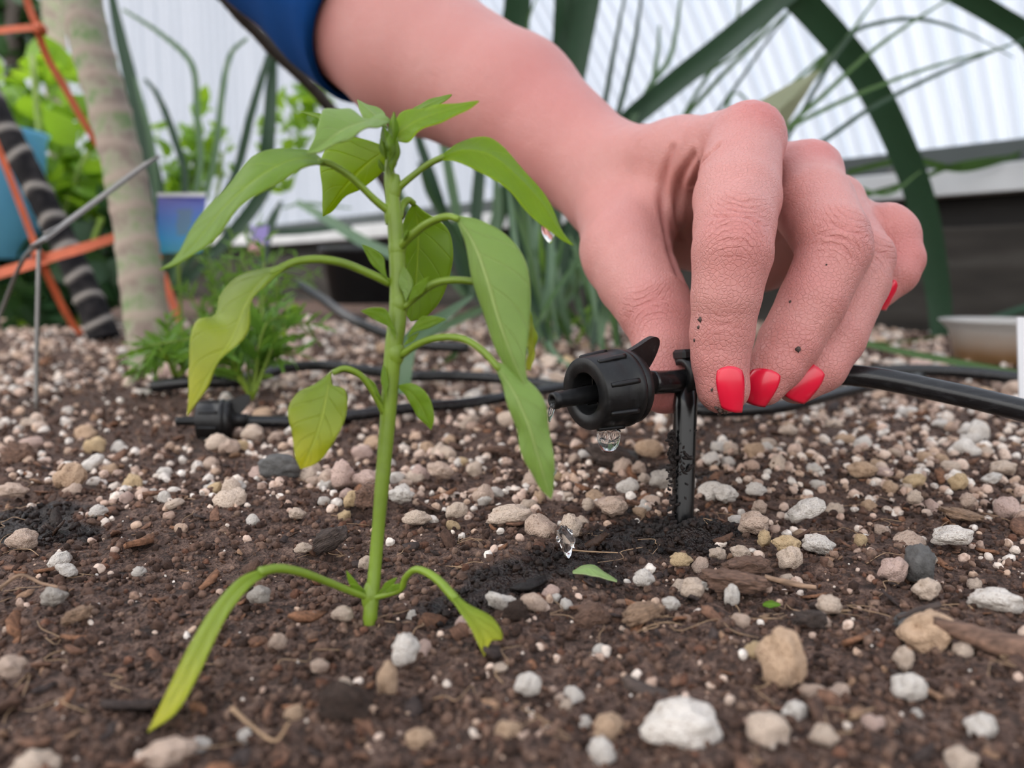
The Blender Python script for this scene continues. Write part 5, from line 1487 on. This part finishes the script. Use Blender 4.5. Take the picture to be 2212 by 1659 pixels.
# bluish onion-like clump behind the seedling and wrist
on = plant('onion_clump', P(1200, 755, 52), 'dense clump of blue-green upright leaves behind the thumb')
r_ = np.random.default_rng(5)
for j in range(46):
    bx = 1130 + r_.random() * 210; D_ = 46 + r_.random() * 12
    tx = bx + r_.normal() * 70; ty = 420 + r_.random() * 220 if bx > 1180 else 330 + r_.random() * 240
    by = 720 + (52 - D_) * 3 + r_.random() * 35
    m_ = ['onion', 'grass', 'onion', 'strap_pale', 'strap', 'lush', 'grass'][r_.integers(7)]
    strap(on, [(bx, by, D_), ((bx + tx) / 2 + r_.normal() * 12, (by + ty) / 2, D_), (tx, ty, D_ + r_.normal() * 2)], 9 + 12 * r_.random(), m_, res=14)
for pts, w_, m_ in [([(1170, 700, 50), (1195, 760, 46), (1232, 792, 43), (1262, 800, 42)], 13, 'onion'), ([(1000, 740, 50), (960, 790, 46), (925, 808, 44)], 16, 'grass'),
                    ([(1290, 700, 50), (1305, 560, 51), (1290, 470, 52)], 14, 'dryleaf'), ([(1085, 650, 55), (990, 690, 52), (900, 740, 49)], 20, 'onion')]:
    strap(on, pts, w_, m_)
# dark strap clump right behind the seedling
dc = plant('strap_leaf_plant', P(1010, 640, 78), 'dark strap-leaved plant directly behind the seedling top')
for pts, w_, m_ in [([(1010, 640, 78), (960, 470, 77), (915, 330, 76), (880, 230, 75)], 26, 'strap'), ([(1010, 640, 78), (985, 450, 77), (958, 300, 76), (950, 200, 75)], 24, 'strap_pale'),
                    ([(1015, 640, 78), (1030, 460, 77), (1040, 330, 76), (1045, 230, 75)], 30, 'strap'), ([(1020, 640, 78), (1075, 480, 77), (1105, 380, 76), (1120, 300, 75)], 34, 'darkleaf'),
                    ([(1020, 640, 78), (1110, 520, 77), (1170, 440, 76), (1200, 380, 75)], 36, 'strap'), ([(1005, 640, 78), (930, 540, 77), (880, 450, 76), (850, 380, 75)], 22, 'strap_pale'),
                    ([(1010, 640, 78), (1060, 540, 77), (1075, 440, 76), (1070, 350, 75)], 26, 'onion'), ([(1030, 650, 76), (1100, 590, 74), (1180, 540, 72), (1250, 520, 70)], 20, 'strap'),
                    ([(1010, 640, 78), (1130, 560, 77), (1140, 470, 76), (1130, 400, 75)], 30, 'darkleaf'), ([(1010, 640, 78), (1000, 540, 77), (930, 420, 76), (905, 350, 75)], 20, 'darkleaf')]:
    strap(dc, pts, w_, m_)
# small plant leaf close to the stem (pale grey-green strap low behind the stem)
gs = plant('strap_leaf_plant', P(862, 845, 31.5), 'pale grey-green strap seedling standing behind the pepper stem', 'plant')
strap(gs, [(868, 850, 31.5), (872, 790, 31.6), (885, 740, 32), (950, 690, 33), (1020, 640, 34.5)], 44, 'strap_pale', taper=(1, 1, 0.9, 0.6, 0.2))

# left strap leaves
ls = plant('strap_leaf_plant', P(345, 640, 88), 'tall strap-leaved plant fanning up beside the grey-green trunk')
for pts, w_, m_ in [([(350, 640, 88), (344, 430, 86), (312, 290, 85), (280, 160, 84), (252, 40, 83), (236, -40, 82)], 34, 'strap'),
                    ([(355, 640, 88), (400, 400, 86), (375, 290, 85), (340, 205, 84), (312, 170, 84)], 18, 'strap'),
                    ([(355, 640, 88), (330, 330, 85), (300, 200, 84), (290, 160, 84)], 16, 'strap_pale'),
                    ([(360, 640, 88), (430, 380, 86), (426, 240, 85), (415, 140, 84), (350, 75, 83), (265, 20, 82)], 15, 'strap_pale'),
                    ([(365, 640, 88), (450, 400, 86), (470, 300, 85), (482, 190, 84), (500, 115, 83), (535, 82, 82)], 16, 'strap_pale'),
                    ([(370, 640, 88), (500, 400, 86), (545, 240, 84), (575, 140, 83), (600, 60, 82)], 20, 'strap'),
                    ([(375, 640, 88), (560, 430, 87), (580, 300, 85), (588, 180, 84), (592, 80, 83)], 34, 'strap')]:
    strap(ls, pts, w_, m_)
ms = plant('strap_leaf_plant', P(560, 600, 80), 'dark strap leaves crossing the pale wall left of the seedling')
for pts, w_, m_ in [([(560, 600, 80), (580, 500, 80), (608, 435, 80)], 24, 'strap'), ([(640, 436, 78), (700, 470, 76), (780, 520, 74), (870, 560, 72), (960, 590, 70)], 26, 'onion'),
                    ([(610, 450, 80), (660, 440, 79), (760, 450, 78)], 8, 'strap_pale'), ([(560, 505, 82), (650, 500, 82), (760, 490, 82)], 16, 'strap')]:
    strap(ms, pts, w_, m_)

# leafy plants: stems with many small leaves joined into one foliage part
def foliage(root, clumps, mat, lsize, seed, shape=0.45, name='foliage'):
    """clumps: (px,py,D,rx_px,ry_px,count)"""
    g = np.random.default_rng(seed); Vs, Fs, lvs, nv = [], [], [], 0
    for (px, py, D, rx, ry, cnt) in clumps:
        for _ in range(cnt):
            a_ = g.normal(size=2) * 0.55
            p = P(px + a_[0] * rx, py + a_[1] * ry, D + g.normal() * rx * D / FPX * 0.5)
            L = lsize * (0.6 + 0.8 * g.random()); d = norm(g.normal(size=3) + np.array([0, 0, 0.2])); sd = norm(np.cross(d, g.normal(size=3))); up = np.cross(d, sd)
            t = np.array([0, .2, .45, .75, 1.0]); wv = np.array([0.02, .75, 1.0, .6, .02]) * L * shape * 0.5
            cen = p + d * (t * L)[:, None] - up * (0.25 * L * t ** 2)[:, None]
            V = np.concatenate([cen - sd * wv[:, None] + up * 0.15 * wv[:, None], cen, cen + sd * wv[:, None] + up * 0.15 * wv[:, None]])
            F = [[i_ + 5 * k_, i_ + 1 + 5 * k_, i_ + 6 + 5 * k_, i_ + 5 + 5 * k_] for k_ in range(2) for i_ in range(4)]
            Vs.append(V); Fs.append(np.array(F) + nv); nv += 15
            lvs.append(np.stack([np.repeat([-1, 0, 1], 5), np.tile(t, 3), np.zeros(15)], 1))
    o = build(name, np.concatenate(Vs), np.concatenate(Fs), M[mat], parent=root, attrs={'lv': np.concatenate(lvs)})
    o['kind'] = 'stuff'; return o
def stems(root, lst, r, mat='stem'):
    for pts in lst:
        V, F = tube(PP(pts), r, 7, 16); build('stem', V, F, M[mat], parent=root)
b1 = plant('leafy_plant', P(60, 705, 85), 'bright green broad-leaved plant at the far left edge behind the dark trunk')
stems(b1, [[(60, 705, 85), (90, 400, 86), (70, 120, 88)], [(70, 705, 85), (140, 450, 87), (190, 330, 88)]], 0.35)
foliage(b1, [(70, 250, 92, 60, 60, 26), (120, 370, 90, 60, 70, 34), (60, 420, 90, 60, 60, 26), (150, 260, 95, 40, 60, 14), (190, 500, 88, 50, 50, 22), (40, 640, 84, 60, 40, 26), (20, 200, 96, 40, 60, 14), (110, 180, 96, 50, 70, 30), (190, 420, 92, 50, 60, 30), (130, 480, 92, 70, 60, 30), (240, 330, 96, 30, 60, 16), (20, 330, 94, 40, 60, 20)], 'lush', 3.4, 1, 0.75)
b2 = plant('leafy_plant', P(170, 705, 80), 'dark green undergrowth between the two trunks')
stems(b2, [[(170, 705, 80), (190, 560, 81), (220, 470, 82)]], 0.3)
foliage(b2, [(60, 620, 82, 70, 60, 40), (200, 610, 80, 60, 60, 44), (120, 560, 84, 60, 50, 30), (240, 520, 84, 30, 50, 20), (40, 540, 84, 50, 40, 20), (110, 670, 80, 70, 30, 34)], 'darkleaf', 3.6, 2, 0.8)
b3 = plant('leafy_plant', P(10, 300, 110), 'dark brown-green tree top in the upper left corner', 'tree')
stems(b3, [[(20, 650, 115), (25, 300, 112), (30, 60, 110), (30, -60, 110)]], 1.1, 'wood_stick')
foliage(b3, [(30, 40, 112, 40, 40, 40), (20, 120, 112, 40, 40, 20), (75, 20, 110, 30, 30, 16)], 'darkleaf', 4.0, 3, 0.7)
b4 = plant('leafy_plant', P(400, 600, 95), 'small-leaved green shrub against the pale wall at left')
stems(b4, [[(400, 600, 95), (415, 420, 96), (425, 240, 97)], [(440, 600, 95), (470, 420, 96), (480, 330, 97)]], 0.25)
foliage(b4, [(425, 300, 96, 26, 90, 40), (410, 390, 96, 40, 50, 36), (380, 420, 95, 40, 40, 20), (480, 340, 97, 20, 60, 12), (360, 330, 97, 30, 60, 14), (640, 260, 100, 50, 60, 40), (690, 200, 100, 40, 40, 26), (700, 300, 100, 50, 60, 16), (600, 380, 100, 60, 60, 16)], 'lush', 2.6, 4, 0.5)
# feathery seedlings on the gravel
def feather(root, base, tips, seed):
    g = np.random.default_rng(seed); Vs, Fs, lvs, nv = [], [], [], 0
    b0 = P(*base)
    for tp in tips:
        e = P(*tp); c = catmull(np.array([b0, (b0 + e) / 2 + np.array([0, 0, 0.8]) + g.normal(size=3) * 0.4, e]), 14)
        V, F = tube(c, [0.09, 0.03], 5, 14, raw=True); build('stem', V, F, M['stem'], parent=root)
        for k_ in range(3, 14):
            for sg_ in (-1, 1):
                d = norm(np.cross(c[min(k_ + 1, 13)] - c[k_ - 1], g.normal(size=3))) * sg_ + norm(c[k_] - c[k_ - 1]) * 0.9 + np.array([0, 0, 0.15]); d = norm(d)
                L = (1.4 + 0.9 * g.random()) * (1.15 - k_ / 18); sd = norm(np.cross(d, g.normal(size=3)))
                t = np.linspace(0, 1, 9); wv = L * 0.05 * (1 + 1.3 * (np.arange(9) % 2)) * np.sin(np.pi * (0.12 + 0.86 * t)) + 0.004
                cen = c[k_] + d * (t * L)[:, None] - np.array([0, 0, 1]) * (0.2 * L * t ** 2)[:, None]
                V = np.concatenate([cen - sd * wv[:, None], cen + sd * wv[:, None]])
                Vs.append(V); Fs.append(np.array([[i_, i_ + 1, i_ + 10, i_ + 9] for i_ in range(8)]) + nv); nv += 18
                lvs.append(np.stack([np.repeat([-1, 1], 9), np.tile(t, 2), np.zeros(18)], 1))
    o = build('feathery_foliage', np.concatenate(Vs), np.concatenate(Fs), M['fern'], parent=root, attrs={'lv': np.concatenate(lvs)}); o['kind'] = 'stuff'
f1 = plant('feathery_seedling', P(545, 862, 31), 'feathery green marigold-like seedling rooted behind the blurred emitter', 'seedling')
feather(f1, (545, 862, 31), [(470, 640, 32), (520, 560, 33), (600, 600, 32), (640, 560, 34), (690, 700, 32), (650, 760, 31), (410, 770, 30), (320, 745, 31), (570, 520, 33), (480, 760, 29.5), (450, 700, 31), (620, 680, 31)], 11)
f2 = plant('feathery_seedling', P(470, 745, 48), 'taller feathery green seedling behind the first one', 'seedling')
feather(f2, (470, 745, 48), [(440, 560, 48), (500, 500, 48), (560, 470, 50), (400, 620, 47), (620, 540, 50), (540, 560, 47), (430, 520, 49), (680, 590, 50)], 12)
f3 = plant('feathery_seedling', P(350, 815, 34), 'low feathery sprig at the foot of the grey-green trunk', 'seedling')
feather(f3, (380, 818, 34), [(300, 790, 34), (330, 770, 35), (420, 770, 33), (290, 810, 33.5), (360, 690, 35), (450, 800, 33)], 13)
foliage(f2, [(610, 700, 46, 14, 8, 4)], 'lush', 1.2, 6, 0.8)
V, F = T2[2]
o = build('pink_flower', P(555, 535, 52) + V * np.array([0.5, 0.5, 0.5]), F, M['pink']); tag(o, 'small pale pink bloom among the feathery leaves', 'flower')

# trunks
def trunk(name, pts, rads, rings, mat, label, seed, amp=0.055, sg=0.009):
    c = catmull(PP(pts), 120); k = len(c)
    r0 = np.interp(np.linspace(0, 1, k), np.linspace(0, 1, len(rads)), rads)
    T, N, B = frames(c); a = np.linspace(0, 2 * math.pi, 36, endpoint=False)
    t = np.linspace(0, 1, k)
    sc = np.zeros((k, 36))
    for rg in rings:
        tl = rg + 0.006 * np.sin(a + rg * 40) + 0.004 * np.sin(2 * a + rg * 90)
        sc = np.maximum(sc, np.exp(-((t[:, None] - tl[None]) / sg) ** 2))
    R_ = r0[:, None] * (1 + amp * sc)
    V = c[:, None] + R_[..., None] * (np.cos(a)[None, :, None] * N[:, None] + np.sin(a)[None, :, None] * B[:, None])
    V = V.reshape(-1, 3); V = V + (0.04 * vnoise(V, 1.2, seed))[:, None] * norm(V - np.repeat(c, 36, 0))
    root = empty(name, P(*pts[0]), label, 'plant')
    o = build('trunk', V, grid_faces(k, 36, True), M[mat], attrs={'scar': np.clip(sc.ravel(), 0, 1)}, parent=root)
    return o
trunk('young_tree', [(330, 800, 45), (318, 700, 45.3), (300, 560, 45.8), (275, 400, 46.5), (235, 230, 47.5), (195, 90, 48.5), (165, -60, 49.5), (140, -200, 50)], [1.30, 1.22, 1.18, 1.18, 1.20, 1.20, 1.2, 1.2],
      [0.12, 0.21, 0.27, 0.345, 0.40, 0.46, 0.53, 0.60, 0.66, 0.73, 0.80, 0.88], 'trunk', 'grey-green ringed plant trunk standing in the gravel at left', 3)
trunk('young_tree', [(228, 735, 66), (190, 640, 66.5), (135, 520, 67), (70, 390, 67.5), (5, 270, 68), (-60, 140, 69), (-130, 0, 70)], [1.30, 1.15, 1.12, 1.12, 1.15, 1.2, 1.2],
      [0.05, 0.13, 0.20, 0.27, 0.36, 0.435, 0.54, 0.61, 0.70, 0.83], 'trunk_dark', 'slanting black trunk with pale rings at the left edge', 4, 0.08, 0.0065)
# mottled pale stem further back
trunk('young_tree', [(150, 700, 100), (140, 450, 100), (125, 200, 102), (110, -60, 104)], [1.7, 1.5, 1.4, 1.4], [0.2, 0.35, 0.5, 0.65, 0.8], 'trunk', 'pale blotched trunk seen behind the orange netting', 5, 0.05)

# leaning dark branch beside the sleeve
V, F = tube(PP([(870, 470, 60), (830, 388, 58), (760, 300, 55), (690, 205, 52), (600, 118, 49), (540, 55, 47), (478, -10, 45), (380, -120, 42)]), [0.45, 0.45, 0.42, 0.42, 0.40, 0.36, 0.34], 10, 40)
tag(build('leaning_branch', V + 0.05 * vnoise(V, 1.5, 9)[:, None], F, M['wood_stick']), 'dark weathered branch leaning past the blue sleeve', 'branch')

# orange plastic netting
net = empty('trellis_netting', P(60, 600, 58), 'orange plastic trellis netting hanging at the far left', 'netting')
for pts, w_ in [([(-60, 78, 52), (0, 66, 52), (60, 60, 52), (95, 62, 52)], 15), ([(40, -80, 51), (58, 0, 52), (78, 55, 52), (100, 120, 53), (140, 190, 54), (180, 262, 55), (215, 320, 56)], 15),
                ([(-60, 612, 55), (0, 590, 55), (60, 572, 55), (120, 552, 55.5), (180, 535, 56), (250, 512, 57)], 22), ([(-40, 240, 53), (0, 330, 54), (35, 420, 54.5), (65, 500, 55), (82, 545, 55)], 14),
                ([(82, 545, 55), (110, 610, 57), (150, 690, 59), (175, 722, 60)], 15), ([(350, 590, 60), (368, 640, 60), (388, 695, 60)], 17), ([(250, 512, 57), (320, 490, 60), (345, 560, 60)], 12)]:
    strap(net, pts, w_, 'orange', name='strand', taper=FULL, fold=0.0, res=20)
for (x_, y_, D_) in ((88, 62, 52), (82, 547, 55)):
    V, F = T1[1]; build('knot', P(x_, y_, D_) + V * 0.45, F, M['orange'], parent=net)
# wire plant marker
mk = empty('plant_marker', P(78, 880, 29), 'grey metal plant marker on wire legs at left', 'plant marker')
for pts in ([(78, 884, 29), (79, 760, 29), (82, 640, 29), (84, 530, 29)], [(-60, 830, 34), (0, 680, 34), (45, 570, 32), (84, 525, 29.2)]):
    V, F = tube(PP(pts), 0.085, 8, 20); build('wire_leg', V, F, M['zinc'], parent=mk)
a0, a1 = P(80, 528, 28.6), P(328, 345, 33.0)
d_ = norm(a1 - a0); s_ = norm((a0 + a1) / 2 - C0); s_ = norm(s_ - d_ * (s_ @ d_)); n_ = np.cross(d_, s_); s_, n_ = norm(s_ + 0.10 * n_), norm(n_ - 0.10 * s_)
V, F = boxM((a0 + a1) / 2, [d_, s_, n_], [np.linalg.norm(a1 - a0) / 2, 0.6, 0.05]); build('plate', V, F, M['zinc'], parent=mk, smooth=False)
V, F = tube(PP([(95, 505, 29), (160, 470, 30), (240, 408, 31.5), (330, 345, 33)]), 0.06, 8, 20); build('plate_rim', V, F, M['zinc'], parent=mk)
# printed plant tags and bucket
def card(name, quad, D, mat, label, cat='plant tag', th=0.06):
    q = [P(x_, y_, D + dd) for x_, y_, dd in quad]
    V = np.array(q); n_ = norm(np.cross(V[1] - V[0], V[3] - V[0]))
    V = np.concatenate([V, V + n_ * th]); F = [[0, 1, 2, 3], [7, 6, 5, 4]] + [[j, j + 4, (j + 1) % 4 + 4, (j + 1) % 4] for j in range(4)]
    lv = np.array([[-1, 0, 0], [1, 0, 0], [1, 1, 0], [-1, 1, 0]] * 2, float)
    return tag(build(name, V, F, M[mat], smooth=False, attrs={'lv': lv}), label, cat)
root = card('plant_tag', [(337, 548, 0), (436, 545, 1), (446, 418, 1), (341, 422, 0)], 50, 'card', 'blue and turquoise printed plant tag behind the grey-green trunk')
V, F = boxM(P(390, 660, 50), [CR, CF, ZP], [0.10, 0.05, 3.4]); build('tag_stem', V, F, M['stem'], parent=root, smooth=False)
V, F = boxM(P(392, 421, 50) + 0 * CR, [CR, CF, CU], [1.58, 0.05, 0.12]); build('tag_edge', V, F, M['white'], parent=root, smooth=False)
card('plant_tag', [(540, 530, 0), (578, 528, 0), (580, 486, 0), (543, 488, 0)], 78, 'purple', 'small lavender plant tag in front of the pale wall')
V, F = lathe([(0, 0.0), (0, 5.0), (12.5, 6.2), (13.0, 6.6), (13.0, 6.2), (12.4, 5.9), (0.5, 4.8), (0.5, 0)], P(-25, 560, 81), ZP, 36)
tag(build('bucket', V, F, M['blue']), 'bright sky-blue plastic bucket cut off by the left edge', 'bucket')
V, F = lathe([(0, 0.0), (0, 4.6), (6.6, 5.6), (6.6, 6.0), (7.6, 6.0), (7.6, 5.6), (6.4, 5.3), (3.0, 5.0), (3.0, 0)], P(790, 655, 105), ZP, 36)
tag(build('plant_pot', V, F, M['pot']), 'dark nursery pot standing on the soil behind the seedling', 'pot')
# translucent saucer at right
cb = P(2165, 783, 47)
prof = [(0.15, 0.0), (0.15, 2.2), (0.0, 2.35), (0.12, 2.6), (1.3, 2.85), (1.95, 3.05), (2.35, 3.40), (2.50, 3.62), (2.62, 3.62), (2.62, 3.50), (2.45, 3.3), (2.05, 2.92), (0.3, 2.45), (0.3, 0.0)]
V, F = lathe(prof, cb, ZP, 56)
lv = np.repeat(np.array([[0, min(t / 2.5, 1), 0] for t, r in prof]), 56, 0)
o = build('plastic_cup', V, F, M['cup'], attrs={'lv': lv}); tag(o, 'shallow cloudy plastic cup with brown silt at the right edge', 'cup')
card('plant_label', [(2200, 860, 0), (2290, 870, 0), (2290, 688, 0), (2195, 685, 0)], 24, 'white', 'white plastic plant label standing at the right edge', 'label', 0.06)
# green blade lying on the gravel at right
bl = plant('fallen_grass', P(1900, 752, 42), 'single narrow green blade lying across the gravel at right', 'leaf')
strap(bl, [(1840, 735, 44), (1950, 760, 41), (2080, 785, 38.5), (2200, 808, 36.5), (2330, 840, 35)], 15, 'grass', taper=FULL)
